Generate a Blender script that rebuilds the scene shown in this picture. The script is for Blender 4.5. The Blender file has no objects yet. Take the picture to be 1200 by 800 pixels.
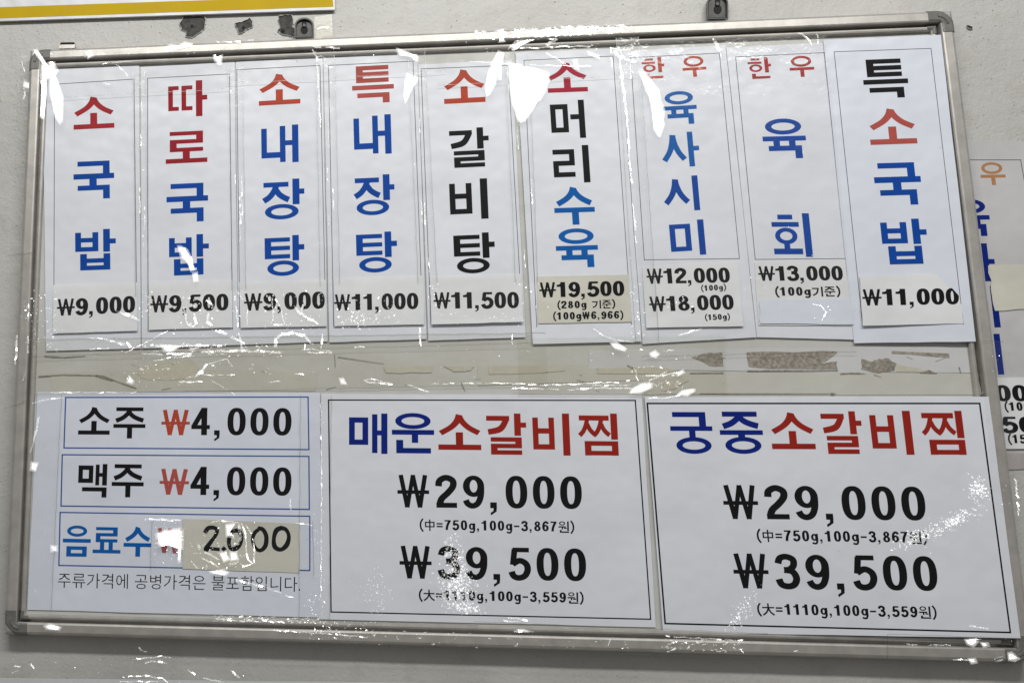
import bpy, bmesh, math, random
from mathutils import Vector, Matrix

random.seed(7)
scn = bpy.context.scene
col = scn.collection

# ------------------------------------------------------------------ camera
BOARD_W, BOARD_H, Z0 = 1.2, 0.798, 1.50          # board size, height of its lower edge
FRONT = 0.022                                     # front of the frame, metres off the wall
F_PX = 1285.3066935034901
R = [[0.991432665, 0.017097593, -0.129494956], [-0.007649633, -0.982094138, -0.188235458], [-0.13039461, 0.187613371, -0.973549418]]
CB = [0.395543507, 0.107682449, 1.401444174]
cam_pos = Vector((CB[0] - 0.6, -(FRONT + CB[2]), CB[1] + Z0))

def b2w(v):                                       # board axes (right, up, towards viewer) to world
    return Vector((v[0], -v[2], v[1]))
right, down, fwd = b2w(R[0]).normalized(), b2w(R[1]).normalized(), b2w(R[2]).normalized()
cam = bpy.data.cameras.new('camera')
cam_ob = bpy.data.objects.new('camera', cam)
col.objects.link(cam_ob)
m = Matrix((right, -down, -fwd)).transposed().to_4x4()
m.translation = cam_pos
cam_ob.matrix_world = m
cam.sensor_width = 36.0
cam.sensor_fit = 'HORIZONTAL'
cam.lens = 36.0 * F_PX / 1200.0
cam.shift_x = 400.0 / 1200.0                      # the photograph is a crop off the lens axis
cam.clip_start = 0.01
cam.clip_end = 100.0
scn.camera = cam_ob

# ------------------------------------------------------------------ light
world = bpy.data.worlds.new('World')
scn.world = world
world.use_nodes = True
wn, wl = world.node_tree.nodes, world.node_tree.links
bg = wn['Background']
tc = wn.new('ShaderNodeTexCoord'); sx = wn.new('ShaderNodeSeparateXYZ'); cr = wn.new('ShaderNodeValToRGB')
mr = wn.new('ShaderNodeMapRange'); mr.inputs['From Min'].default_value = -1; mr.inputs['From Max'].default_value = 1
wl.new(tc.outputs['Generated'], sx.inputs[0]); wl.new(sx.outputs['Z'], mr.inputs['Value'])
wl.new(mr.outputs[0], cr.inputs[0]); wl.new(cr.outputs[0], bg.inputs['Color'])
cr.color_ramp.elements[0].position = 0.30; cr.color_ramp.elements[0].color = (0.27, 0.25, 0.225, 1)
cr.color_ramp.elements[1].position = 0.75; cr.color_ramp.elements[1].color = (0.62, 0.63, 0.65, 1)
bg.inputs['Strength'].default_value = 0.50

LAMP_Y, LAMP_Z = -1.52, Z0 + 1.80
LAMP_X0, LAMP_X1 = -1.05, 1.25
def area_lamp(name, loc, sx_, sy_, energy, target):
    l = bpy.data.lights.new(name, 'AREA'); l.shape = 'RECTANGLE'; l.size = sx_; l.size_y = sy_
    l.energy = energy; l.color = (1.0, 0.985, 0.95)
    o = bpy.data.objects.new(name, l); col.objects.link(o); o.location = loc
    d = (Vector(target) - Vector(loc)).normalized()
    zc = -d; xc = Vector((1, 0, 0)); yc = zc.cross(xc).normalized(); xc = yc.cross(zc)
    mm = Matrix((xc, yc, zc)).transposed().to_4x4(); mm.translation = Vector(loc); o.matrix_world = mm
    return o
area_lamp('tube_lamp', ((LAMP_X0 + LAMP_X1) / 2, LAMP_Y, LAMP_Z), LAMP_X1 - LAMP_X0, 0.16, 36, (0.1, 0, Z0 + 0.3))

scn.view_settings.view_transform = 'Standard'
scn.view_settings.look = 'None'
scn.view_settings.exposure = 0.10
scn.view_settings.gamma = 1.0

# ------------------------------------------------------------------ photo pixel -> place on a plane off the wall
def ray(px, py):
    return (right * ((px - 200.0) / F_PX) + down * ((py - 400.0) / F_PX) + fwd)
def at(px, py, d=0.0):                            # d = metres in front of the wall
    r = ray(px, py)
    t = (-d - cam_pos.y) / r.y
    return cam_pos + r * t

# ------------------------------------------------------------------ materials
def mat(name):
    m_ = bpy.data.materials.new(name); m_.use_nodes = True
    n, l = m_.node_tree.nodes, m_.node_tree.links
    return m_, n, l, n['Principled BSDF']
def noise(n, l, scale, detail=4, rough=0.6, coord='Object', vec=None, stretch=None):
    t = n.new('ShaderNodeTexNoise'); t.inputs['Scale'].default_value = scale
    t.inputs['Detail'].default_value = detail; t.inputs['Roughness'].default_value = rough
    g = n.new('ShaderNodeNewGeometry')
    src = g.outputs['Position']
    if stretch:
        mp = n.new('ShaderNodeMapping'); mp.inputs['Scale'].default_value = stretch
        l.new(src, mp.inputs[0]); src = mp.outputs[0]
    l.new(src, t.inputs['Vector'])
    return t
def ramp(n, l, fac, stops):
    r = n.new('ShaderNodeValToRGB'); el = r.color_ramp.elements
    while len(el) < len(stops): el.new(0.5)
    for e, (p, c) in zip(el, stops):
        e.position = p; e.color = (*c, 1) if len(c) == 3 else c
    l.new(fac, r.inputs[0]); return r
def mixc(n, l, fac, a, b):
    x = n.new('ShaderNodeMix'); x.data_type = 'RGBA'
    for sock, v in ((x.inputs['Factor'], fac), (x.inputs['A'], a), (x.inputs['B'], b)):
        if hasattr(v, 'is_output'): l.new(v, sock)
        elif isinstance(v, (int, float)): sock.default_value = v
        else: sock.default_value = (*v, 1)
    return x.outputs['Result']
def bump(n, l, h, strength, dist, prev=None):
    b = n.new('ShaderNodeBump'); b.inputs['Strength'].default_value = strength; b.inputs['Distance'].default_value = dist
    l.new(h, b.inputs['Height'])
    if prev: l.new(prev, b.inputs['Normal'])
    return b.outputs[0]

def make_plain(name, colr, rough=0.5, metal=0.0, var=0.06, scale=60, bs=0.0, bd=0.001, spec=0.5, tint=None, stretch=None):
    m_, n, l, p = mat(name)
    t = noise(n, l, scale, 5, stretch=stretch)
    d = tuple(c * (1 - var) for c in colr) if tint is None else tint
    r = ramp(n, l, t.outputs[0], [(0.35, d), (0.65, colr)])
    l.new(r.outputs[0], p.inputs['Base Color'])
    p.inputs['Roughness'].default_value = rough; p.inputs['Metallic'].default_value = metal
    p.inputs['Specular IOR Level'].default_value = spec
    if bs: l.new(bump(n, l, t.outputs[0], bs, bd), p.inputs['Normal'])
    return m_

def make_wall():
    m_, n, l, p = mat('painted_plaster')
    big = noise(n, l, 3.5, 5); mid = noise(n, l, 28, 6, 0.65); fine = noise(n, l, 260, 4, 0.7); pits = noise(n, l, 95, 3, 0.5)
    c1 = ramp(n, l, big.outputs[0], [(0.3, (0.45, 0.445, 0.42)), (0.7, (0.56, 0.552, 0.53))])
    stain = ramp(n, l, mid.outputs[0], [(0.52, (0, 0, 0)), (0.72, (0.5, 0.5, 0.5))])
    c2 = mixc(n, l, stain.outputs[0], c1.outputs[0], (0.38, 0.365, 0.325))
    pit = ramp(n, l, pits.outputs[0], [(0.70, (0, 0, 0)), (0.77, (0.7, 0.7, 0.7))])
    c3 = mixc(n, l, pit.outputs[0], c2, (0.27, 0.265, 0.25))
    l.new(c3, p.inputs['Base Color']); p.inputs['Roughness'].default_value = 0.42
    v = n.new('ShaderNodeTexVoronoi'); v.inputs['Scale'].default_value = 130
    g = n.new('ShaderNodeNewGeometry'); l.new(g.outputs['Position'], v.inputs['Vector'])
    b = bump(n, l, mid.outputs[0], 0.35, 0.006)
    b = bump(n, l, fine.outputs[0], 0.42, 0.0012, b)
    b = bump(n, l, pit.outputs[0], -0.5, 0.0012, b)
    l.new(b, p.inputs['Normal'])
    return m_

def make_paper(name, colr, dirt=0.05, rough=0.32, dirtcol=None):
    m_, n, l, p = mat(name)
    t = noise(n, l, 9, 5); f = noise(n, l, 500, 3)
    d = dirtcol or tuple(c * (1 - dirt) for c in colr)
    r = ramp(n, l, t.outputs[0], [(0.35, d), (0.62, colr)])
    sp = noise(n, l, 140, 2, 0.5)
    dots = ramp(n, l, sp.outputs[0], [(0.775, (0, 0, 0)), (0.80, (0.6, 0.6, 0.6))])
    c = mixc(n, l, dots.outputs[0], r.outputs[0], (0.33, 0.31, 0.28))
    l.new(c, p.inputs['Base Color']); p.inputs['Roughness'].default_value = rough
    w = noise(n, l, 16, 2)
    b = bump(n, l, w.outputs[0], 0.2, 0.012)
    b = bump(n, l, f.outputs[0], 0.05, 0.0004, b)
    l.new(b, p.inputs['Normal'])
    return m_

def make_film(name, base_fac=0.035, rough=0.07, tint=(0.992, 0.993, 0.99), crinkle=0.35, scale=30):
    m_ = bpy.data.materials.new(name); m_.use_nodes = True
    n, l = m_.node_tree.nodes, m_.node_tree.links
    n.clear()
    out = n.new('ShaderNodeOutputMaterial'); mx = n.new('ShaderNodeMixShader')
    tr = n.new('ShaderNodeBsdfTransparent'); gl = n.new('ShaderNodeBsdfGlossy'); fr = n.new('ShaderNodeFresnel')
    fr.inputs['IOR'].default_value = 1.5
    mu = n.new('ShaderNodeMath'); mu.operation = 'MULTIPLY_ADD'; mu.inputs[1].default_value = 1.05; mu.inputs[2].default_value = base_fac - 0.03
    mu.use_clamp = True
    tr.inputs[0].default_value = (*tint, 1); gl.inputs['Roughness'].default_value = rough
    gl.inputs['Color'].default_value = (1, 1, 1, 1)
    if crinkle:
        a = noise(n, l, scale, 4, 0.55); b_ = noise(n, l, scale * 5, 2, 0.5)
        b = bump(n, l, a.outputs[0], crinkle, 0.004)
        b = bump(n, l, b_.outputs[0], crinkle * 0.5, 0.0008, b)
        l.new(b, gl.inputs['Normal'])
    l.new(fr.outputs[0], mu.inputs[0]); l.new(mu.outputs[0], mx.inputs[0])
    l.new(tr.outputs[0], mx.inputs[1]); l.new(gl.outputs[0], mx.inputs[2]); l.new(mx.outputs[0], out.inputs[0])
    return m_

def ink(name, c, rough=0.5):
    return make_plain(name, tuple(x * 0.8 for x in c), rough, var=0.12, scale=45, spec=0.1)

M = {
    'wall': make_wall(),
    'cement': make_plain('bare_cement', (0.10, 0.096, 0.09), 0.9, var=0.55, scale=120, bs=0.8, bd=0.003),
    'plaster_edge': make_plain('plaster_edge', (0.6, 0.6, 0.58), 0.8, var=0.2, scale=150, bs=0.5, bd=0.002),
    'alu': make_plain('brushed_aluminium', (0.51, 0.49, 0.455), 0.36, 0.45, var=0.2, scale=45, bs=0.05, bd=0.0005, stretch=(1, 1, 1)),
    'cap': make_plain('grey_plastic', (0.17, 0.168, 0.155), 0.38, 0, var=0.3, scale=90, bs=0.1, bd=0.001),
    'panel': make_paper('board_panel', (0.58, 0.58, 0.56), 0.12, 0.35, (0.52, 0.515, 0.48)),
    'paper': make_paper('white_paper', (0.735, 0.76, 0.82), 0.06),
    'paper_b': make_paper('bluish_white_paper', (0.70, 0.74, 0.825), 0.05),
    'backing': make_paper('torn_paper', (0.60, 0.605, 0.61), 0.08),
    'slip': make_paper('price_paper', (0.755, 0.77, 0.785), 0.08),
    'slip_old': make_paper('yellowed_paper', (0.64, 0.63, 0.55), 0.14),
    'wallpaper': make_paper('aged_sheet', (0.56, 0.555, 0.56), 0.14),
    'yellowed': make_paper('yellowed_tape', (0.565, 0.56, 0.50), 0.09, 0.3),
    'brown': make_plain('brown_residue', (0.38, 0.345, 0.29), 0.75, var=0.5, scale=260, bs=0.5, bd=0.002),
    'tan': make_plain('tan_residue', (0.54, 0.52, 0.44), 0.6, var=0.3, scale=120, bs=0.3, bd=0.001, tint=(0.50, 0.475, 0.39)),
    'grime': make_plain('grime', (0.30, 0.285, 0.25), 0.7, var=0.4, scale=200),
    'dark_metal': make_plain('dark_steel', (0.055, 0.055, 0.052), 0.42, 0.4, var=0.4, scale=120),
    'black': make_plain('black_hole', (0.008, 0.008, 0.008), 0.8, var=0.1),
    'yellow': make_plain('yellow_print', (0.56, 0.38, 0.002), 0.55, var=0.08, scale=20, spec=0.15),
    'sign_white': make_paper('sign_white', (0.66, 0.67, 0.69), 0.06),
    'red': ink('red_ink', (0.48, 0.035, 0.04)),
    'dred': ink('dark_red_ink', (0.40, 0.018, 0.03)),
    'orange': ink('orange_red_ink', (0.60, 0.085, 0.045)),
    'crimson': ink('crimson_ink', (0.50, 0.03, 0.06)),
    'brick_red': ink('brick_red_ink', (0.40, 0.025, 0.015)),
    'fade': ink('faded_orange_ink', (0.55, 0.27, 0.12)),
    'pink': ink('pink_ink', (0.55, 0.16, 0.17)),  # pale pink, for the lowest won sign
    'salmon': ink('salmon_ink', (0.55, 0.11, 0.09)),
    'blue': ink('blue_ink', (0.004, 0.078, 0.44)),
    'navy': ink('navy_ink', (0.005, 0.024, 0.26)),
    'lblue': ink('bright_blue_ink', (0.006, 0.14, 0.52)),
    'line_blue': ink('blue_line_ink', (0.05, 0.13, 0.42)),
    'ink': ink('black_ink', (0.012, 0.012, 0.014)),
    'line': ink('thin_grey_line', (0.15, 0.15, 0.17)),
    'film': make_film('clear_film', base_fac=0.012, rough=0.18, crinkle=0.6, scale=22),
    'film_old': make_film('old_clear_tape', tint=(0.98, 0.978, 0.955), rough=0.17, crinkle=0.8),
    'film_flat': make_film('flat_old_tape', rough=0.3, tint=(0.93, 0.92, 0.86), crinkle=0.2),
    'facet': make_film('film_glint', base_fac=0.075, rough=0.14, crinkle=0.0, tint=(0.98, 0.98, 0.98)),  # for facets shaped as highlights, shinier than the film itself
    'facet_soft': make_film('soft_film_glint', base_fac=0.026, rough=0.19, crinkle=0.25, tint=(0.99, 0.99, 0.99), scale=120),  # weaker version, for fainter built-in glints
    'halo': make_film('glint_halo', base_fac=0.035, rough=0.34, crinkle=0.3, tint=(0.99, 0.99, 0.99)),  # wider facets that stand in for a highlight's soft edge
    'edge': make_film('film_edge', base_fac=0.10, rough=0.3, tint=(0.66, 0.66, 0.63), crinkle=0.3),
}

# ------------------------------------------------------------------ object helpers
def obj(name, verts, faces, material, parent=None, smooth=False):
    me = bpy.data.meshes.new(name); me.from_pydata([tuple(v) for v in verts], [], faces); me.update()
    if material: me.materials.append(material)
    if smooth:
        for p in me.polygons: p.use_smooth = True
    o = bpy.data.objects.new(name, me); col.objects.link(o)
    if parent is not None: o.parent = parent
    return o
def tag(o, label=None, cat=None, group=None, kind=None):
    if label: o['label'] = label
    if cat: o['category'] = cat
    if group: o['group'] = group
    if kind: o['kind'] = kind
    return o
class MB:
    def __init__(s): s.v = []; s.f = []
    def add(s, vs, fs):
        k = len(s.v); s.v += [Vector(v) for v in vs]; s.f += [tuple(i + k for i in f) for f in fs]
    def build(s, name, material, parent=None, smooth=False): return obj(name, s.v, s.f, material, parent, smooth)
def solid_poly(pts, depth, nrm):                  # outline (front) given depth backwards
    n = len(pts); back = [p - nrm * depth for p in pts]
    return list(pts) + back, [tuple(range(n))] + [tuple(range(2 * n - 1, n - 1, -1))] + [(i, i + n, (i + 1) % n + n, (i + 1) % n) for i in range(n)]

# ------------------------------------------------------------------ a flat sheet of paper, possibly leaning off the board
class Sheet:
    def __init__(s, name, quad, depths, material, thick=0.0003, parent=None, wav=0.0):
        pts = [at(x, y, d) for (x, y), d in zip(quad, depths)]
        s.o = sum(pts, Vector()) / 4
        nrm = (pts[1] - pts[3]).cross(pts[0] - pts[2]).normalized()
        if nrm.y > 0: nrm = -nrm
        s.n = nrm; s.k = 0; s.quad = quad
        mb = MB()
        # outline follows the four edges with a slightly uneven cut
        c = [s.p(x, y) for x, y in quad]
        outl = []
        for i in range(4):
            a, b = c[i], c[(i + 1) % 4]
            for j in range(6):
                t = j / 6
                q = a.lerp(b, t)
                if j and wav: q = q + (a - b).normalized().cross(nrm) * random.uniform(-wav, wav)
                outl.append(q)
        v, f = solid_poly(outl, thick, nrm)
        s.ob = obj(name, v, f, material, parent)
    def p(s, px, py, off=0.0):
        r = ray(px, py)
        t = (s.o - cam_pos).dot(s.n) / r.dot(s.n)
        return cam_pos + r * t + s.n * off



LAY = 0.00006
def stroke_rect(x0, y0, x1, y1): return [(x0, y0), (x1, y0), (x1, y1), (x0, y1)], [(0, 1, 2, 3)]
def ribbon(pts, w=None):
    """smooth open stroke with butt ends; pts are (x, y) or (x, y, width)"""
    P = [(p[0], p[1], p[2] if len(p) > 2 else w) for p in pts]
    if len(P) > 2:
        out = []
        n = len(P)
        for i in range(n - 1):
            p0, p1, p2, p3 = P[max(i - 1, 0)], P[i], P[i + 1], P[min(i + 2, n - 1)]
            for j in range(5):
                t = j / 5
                out.append(tuple(0.5 * ((2 * p1[k]) + (-p0[k] + p2[k]) * t + (2 * p0[k] - 5 * p1[k] + 4 * p2[k] - p3[k]) * t * t + (-p0[k] + 3 * p1[k] - 3 * p2[k] + p3[k]) * t ** 3) for k in range(3)))
        out.append(P[-1]); P = out
    v, f = [], []
    for i, (x, y, ww) in enumerate(P):
        a = P[max(i - 1, 0)]; b = P[min(i + 1, len(P) - 1)]
        dx, dy = b[0] - a[0], b[1] - a[1]; L = math.hypot(dx, dy) or 1
        nx, ny = -dy / L, dx / L
        v += [(x - nx * ww / 2, y - ny * ww / 2), (x + nx * ww / 2, y + ny * ww / 2)]
        if i: f.append((2 * i - 2, 2 * i, 2 * i + 1, 2 * i - 1))
    return v, f
def ring(cx, cy, rx, ry, tx, ty, n=28, e=2.0):
    v, f = [], []
    for i in range(n):
        a = 2 * math.pi * i / n; c, s_ = math.cos(a), math.sin(a)
        q = lambda z: math.copysign(abs(z) ** (2 / e), z)
        v += [(cx + rx * q(c), cy + ry * q(s_)), (cx + (rx - tx) * q(c), cy + (ry - ty) * q(s_))]
        j = (i + 1) % n
        f.append((2 * i, 2 * j, 2 * j + 1, 2 * i + 1))
    return v, f
def poly(pts): return list(pts), [tuple(range(len(pts)))]

# ---- Korean letters drawn stroke by stroke in a unit box (y upwards)
HB, VB = 0.13, 0.165
def b(*a): return stroke_rect(*a)
def siot(x0, y0, x1, y1, w=0.145, neck=0.5):
    cx = x0 + (x1 - x0) * 0.5; h = y1 - y0; W = x1 - x0
    L = ribbon([(cx, y1, w * 1.1), (cx - W * .055, y1 - h * .30, w * 1.1), (cx - W * .20, y1 - h * .60, w), (x0 + W * .055, y0 + h * .12, w)])
    Rr = ribbon([(cx, y1 - h * .08, w), (cx + W * .07, y1 - h * .34, w), (cx + W * .22, y1 - h * .62, w), (x1 - W * .05, y0 + h * .14, w)])
    return [L, Rr]
def jieut(x0, y0, x1, y1, w=0.14, hb=None):
    hb = hb or HB * .95
    W = x1 - x0; cx = x0 + W * .5; h = y1 - y0
    return [b(x0 + W * .05, y1 - hb, x1 - W * .05, y1),
            ribbon([(cx + W * .02, y1 - hb * .6, w), (cx - W * .08, y1 - h * .45, w), (cx - W * .24, y1 - h * .72, w), (x0 + W * .05, y0 + h * .10, w)]),
            ribbon([(cx + W * .0, y1 - h * .38, w), (cx + W * .12, y1 - h * .60, w), (cx + W * .28, y1 - h * .76, w), (x1 - W * .04, y0 + h * .12, w)])]
def bieup(x0, y0, x1, y1, v=VB, h=HB * .85, mid=0.48):
    ym = y0 + (y1 - y0) * mid
    return [b(x0, y0, x0 + v, y1), b(x1 - v, y0, x1, y1), b(x0, y0, x1, y0 + h), b(x0, ym, x1, ym + h)]
def mieum(x0, y0, x1, y1, v=VB, h=HB):
    return [b(x0, y0, x0 + v, y1), b(x1 - v, y0, x1, y1), b(x0, y0, x1, y0 + h), b(x0, y1 - h, x1, y1)]
def rieul(x0, y0, x1, y1, v=VB, h=0.10):
    ym = (y0 + y1) / 2
    return [b(x0, y1 - h, x1, y1), b(x1 - v, ym - h / 2, x1, y1), b(x0, ym - h / 2, x1, ym + h / 2), b(x0, y0, x0 + v, ym + h / 2), b(x0, y0, x1, y0 + h)]
def giyeok(x0, y0, x1, y1, v=VB, h=HB): return [b(x0, y1 - h, x1, y1), b(x1 - v, y0, x1, y1)]
def nieun(x0, y0, x1, y1, v=VB, h=HB): return [b(x0, y0, x0 + v, y1), b(x0, y0, x1, y0 + h)]
def tieut(x0, y0, x1, y1, v=VB, h=0.11):
    ym = (y0 + y1) / 2
    return [b(x0, y0, x0 + v, y1), b(x0, y1 - h, x1, y1), b(x0, ym - h / 2, x1, ym + h / 2), b(x0, y0, x1, y0 + h)]
def vert(x, y0, y1, v=VB, tick=None, tx=1.0, h=HB, side=1):
    out = [b(x, y0, x + v, y1)]
    if tick is not None:
        out.append(b(x + v * .5, tick - h / 2, tx, tick + h / 2) if side > 0 else b(tx, tick - h / 2, x + v * .5, tick + h / 2))
    return out
def swoop(x0, y0, x1, y1, w=0.15, h=HB):          # the slanting first letter of 'ga'
    return [b(x0, y1 - h, x1, y1), ribbon([(x1 - w * .55, y1 - h * .5, w), (x1 - w * .75, y1 - (y1 - y0) * .35, w), (x1 - (x1 - x0) * .42, y0 + (y1 - y0) * .28, w), (x0 + .04, y0 + .055, w * .9)])]
G = {
 '소': siot(0, .40, 1, 1) + [b(.41, .10, .58, .50), b(0, 0, 1, .15)],
 '수': siot(.04, .50, .96, 1) + [b(0, .33, 1, .46), b(.43, 0, .60, .38)],
 '국': giyeok(.10, .60, .89, 1) + [b(0, .53, 1, .67), b(.39, .30, .57, .58)] + giyeok(.10, 0, .89, .36),
 '궁': giyeok(.07, .62, .86, 1, h=.12) + [b(0, .55, 1, .66), b(.44, .36, .59, .58), ring(.53, .20, .42, .20, .15, .10)],
 '중': jieut(.04, .61, .94, 1, hb=.12) + [b(0, .45, 1, .56), b(.42, .34, .58, .5), ring(.52, .20, .42, .20, .15, .10)],
 '주': jieut(.03, .52, .97, 1, hb=.12) + [b(0, .34, 1, .46), b(.43, 0, .59, .40)],
 '밥': bieup(0, .46, .57, .93, v=.145, h=.11) + vert(.69, .44, 1, tick=.70, h=.12) + bieup(.12, 0, .86, .40, h=.11, mid=.44),
 '따': [b(0, .18, .12, .87), b(0, .76, .27, .87), b(0, .18, .27, .29), b(.34, .18, .46, .87), b(.34, .76, .62, .87), b(.34, .18, .62, .29)] + vert(.71, 0, 1, tick=.52),
 '로': rieul(.10, .36, .90, 1, h=.125) + [b(.41, .10, .58, .42), b(0, 0, 1, .14)],
 '내': nieun(0, .14, .50, .93, v=.15, h=.15) + [b(.50, .02, .65, .98), b(.83, 0, 1, 1), b(.6, .46, .9, .59)],
 '장': jieut(0, .42, .66, .93, w=.14, hb=.12) + vert(.72, .36, 1, tick=.68, h=.13) + [ring(.46, .19, .40, .19, .15, .095)],
 '탕': tieut(0, .43, .64, .95, h=.105) + vert(.70, .37, 1, tick=.70, h=.13) + [ring(.46, .19, .40, .19, .15, .095)],
 '특': tieut(.10, .55, .88, 1, h=.115) + [b(0, .36, 1, .48)] + giyeok(.12, 0, .89, .27, h=.12),
 '갈': swoop(0, .49, .58, .94, h=.12) + vert(.70, .46, 1, tick=.72, h=.12) + rieul(.10, 0, .88, .42, h=.105),
 '비': bieup(0, .14, .58, .90, v=.15, h=.125, mid=.5) + vert(.80, 0, 1, v=.19),
 '머': mieum(0, .16, .50, .90, v=.15) + vert(.80, 0, 1, v=.17, tick=.56, tx=.56, side=-1),
 '리': rieul(0, .16, .60, .90, v=.15, h=.13) + vert(.82, 0, 1, v=.18),
 '육': [ring(.50, .80, .42, .20, .15, .10), b(0, .44, 1, .56), b(.24, .26, .39, .5), b(.60, .26, .75, .5)] + giyeok(.12, 0, .89, .32, h=.125),
 '우': [ring(.49, .74, .42, .26, .13, .11), b(0, .32, 1, .45), b(.42, 0, .58, .40)],
 '운': [ring(.50, .80, .42, .20, .15, .10), b(0, .46, 1, .58), b(.47, .26, .62, .5)] + nieun(.10, 0, .92, .33, h=.13),
 '한': [b(.14, .86, .52, .96), b(0, .70, .60, .80), ring(.33, .50, .28, .18, .12, .08)] + vert(.72, .28, 1, tick=.62, h=.12) + nieun(.14, 0, .92, .24, h=.11),
 '사': siot(0, .10, .62, .93, w=.15) + vert(.70, 0, 1, v=.15, tick=.52),
 '시': siot(0, .14, .70, .92, w=.16) + vert(.82, 0, 1, v=.17),
 '미': mieum(0, .13, .60, .90, v=.16) + vert(.81, 0, 1, v=.18),
 '회': [b(.16, .86, .52, .97), b(0, .69, .66, .80), ring(.33, .48, .27, .19, .12, .09), b(.26, .14, .40, .34), b(0, .06, .70, .19)] + vert(.76, 0, 1, v=.17),
 '매': mieum(0, .22, .50, .90, v=.15) + [b(.60, .02, .74, .98), b(.84, 0, 1, 1), b(.68, .46, .9, .58)],
 '맥': mieum(0, .43, .50, .95, v=.15) + [b(.58, .36, .71, .98), b(.81, .36, .97, 1), b(.65, .62, .9, .73)] + giyeok(.14, 0, .97, .30, h=.12),
 '찜': jieut(0, .42, .45, .95, w=.11, hb=.12) + jieut(.36, .42, .80, .95, w=.11, hb=.12) + vert(.82, .38, 1, v=.17) + mieum(.14, 0, .99, .34, h=.11),
 '음': [ring(.50, .82, .36, .18, .13, .095), b(0, .45, 1, .57)] + mieum(.14, 0, .87, .33, h=.11),
 '료': rieul(.10, .42, .88, 1, h=.12) + [b(.26, .10, .41, .46), b(.57, .10, .72, .46), b(0, 0, 1, .13)],
 '기': swoop(0, .08, .62, .88) + vert(.82, 0, 1, v=.16),
 '준': jieut(.03, .60, .95, 1, hb=.11) + [b(0, .42, 1, .53), b(.43, .24, .58, .46)] + nieun(.12, 0, .90, .28, h=.11),
 '원': [ring(.34, .82, .28, .18, .11, .08), b(0, .46, .68, .57), b(.30, .30, .42, .5), b(.50, .34, .76, .43)] + vert(.80, .16, 1, v=.15) + nieun(.12, 0, .96, .24, h=.11),
 '中': mieum(.06, .32, .94, .80, v=.12, h=.10) + [b(.44, 0, .56, 1)],
 '大': [b(0, .60, 1, .71), ribbon([(.5, 1), (.49, .6), (.34, .28), (.04, .04)], .13), ribbon([(.5, .62), (.68, .28), (.97, .05)], .13)],
}
# ---- figures and signs, true proportions, cap height 1; (strokes, ink width)
def rot6(st, w=.60):
    return [([(w - x, 1 - y) for x, y in v], f) for v, f in st]
def figures(K):
  def ring(cx, cy, rx, ry, tx, ty, *a): return g_ring(cx, cy, rx, ry, tx * K, ty * K, *a)
  def ribbon(pts, w): return g_ribbon(pts, w * K)
  def b(x0, y0, x1, y1):
    e = (K - 1) * .09
    if x1 - x0 < y1 - y0: return g_b(x0 - e, y0, x1 + e, y1)
    return g_b(x0, y0 if y0 <= .01 or y1 > .99 else y0 - e, x1, y1) if y1 > .99 else g_b(x0, y0, x1, y1 + e)
  SIX = [ring(.30, .33, .29, .33, .17, .125), ribbon([(.095, .34), (.11, .62), (.19, .85), (.33, .935), (.46, .88), (.52, .76)], .155)]
  return {
 '0': ([ring(.30, .5, .295, .505, .175, .135, 32, 2.35)], .60),
 '1': ([b(.22, 0, .41, 1), poly([(.24, .995), (.20, .90), (.12, .84), (.0, .82), (.0, .69), (.24, .69)])], .46),
 '2': ([ribbon([(.09, .66), (.12, .83), (.29, .925), (.47, .84), (.48, .66), (.34, .46), (.17, .28), (.10, .08)], .165), b(.02, 0, .58, .145)], .60),
 '3': ([ribbon([(.085, .73), (.14, .88), (.29, .93), (.455, .85), (.46, .68), (.36, .565), (.22, .545)], .155), ribbon([(.22, .545), (.42, .50), (.505, .31), (.44, .13), (.29, .07), (.13, .12), (.07, .28)], .16)], .60),
 '4': ([b(.33, 0, .50, 1), b(0, .22, .60, .36), ribbon([(.40, .96), (.07, .30)], .15)], .60),
 '5': ([b(.11, .86, .55, 1), ribbon([(.165, .95), (.11, .47)], .145), ribbon([(.10, .49), (.29, .60), (.46, .51), (.505, .33), (.43, .14), (.27, .07), (.13, .12), (.07, .26)], .16)], .60),
 '6': (SIX, .60), '9': (rot6(SIX), .60),
 '7': ([b(.02, .86, .58, 1), ribbon([(.49, .93), (.33, .62), (.23, .30), (.20, 0)], .17)], .60),
 '8': ([ring(.30, .745, .25, .26, .155, .115), ring(.30, .285, .295, .29, .17, .12)], .60),
 ',': ([b(0, 0, .18, .17), poly([(.18, .04), (.17, -.10), (.02, -.22), (.0, -.15), (.085, -.08), (.09, .04)])], .18),
 '.': ([b(0, 0, .17, .17)], .17),
 '₩': ([ribbon([(.07, 1.0), (.23, 0)], .13), ribbon([(.23, 0), (.40, 1.0)], .12), ribbon([(.40, 1.0), (.57, 0)], .12), ribbon([(.57, 0), (.73, 1.0)], .13), b(-.03, .42, .83, .535)], .80),
 '(': ([ribbon([(.30, 1.1), (.12, .78), (.07, .45), (.12, .12), (.30, -.2)], .12)], .32),
 ')': ([ribbon([(.02, 1.1), (.20, .78), (.25, .45), (.20, .12), (.02, -.2)], .12)], .32),
 '=': ([b(0, .54, .55, .66), b(0, .26, .55, .38)], .55),
 '-': ([b(0, .38, .5, .51)], .50),
 'g': ([ring(.27, .38, .27, .33, .15, .12), b(.42, 0, .56, .71), ribbon([(.49, .02), (.42, -.17), (.27, -.2), (.08, -.14)], .13)], .56),
 ' ': ([], .45),
}
g_ring, g_ribbon, g_b = ring, ribbon, b
DIG = {1.0: figures(1.1), 1.22: figures(1.32), 1.15: figures(1.28), 1.3: figures(1.42), 'thin': figures(0.94)}
D = DIG[1.0]
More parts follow.
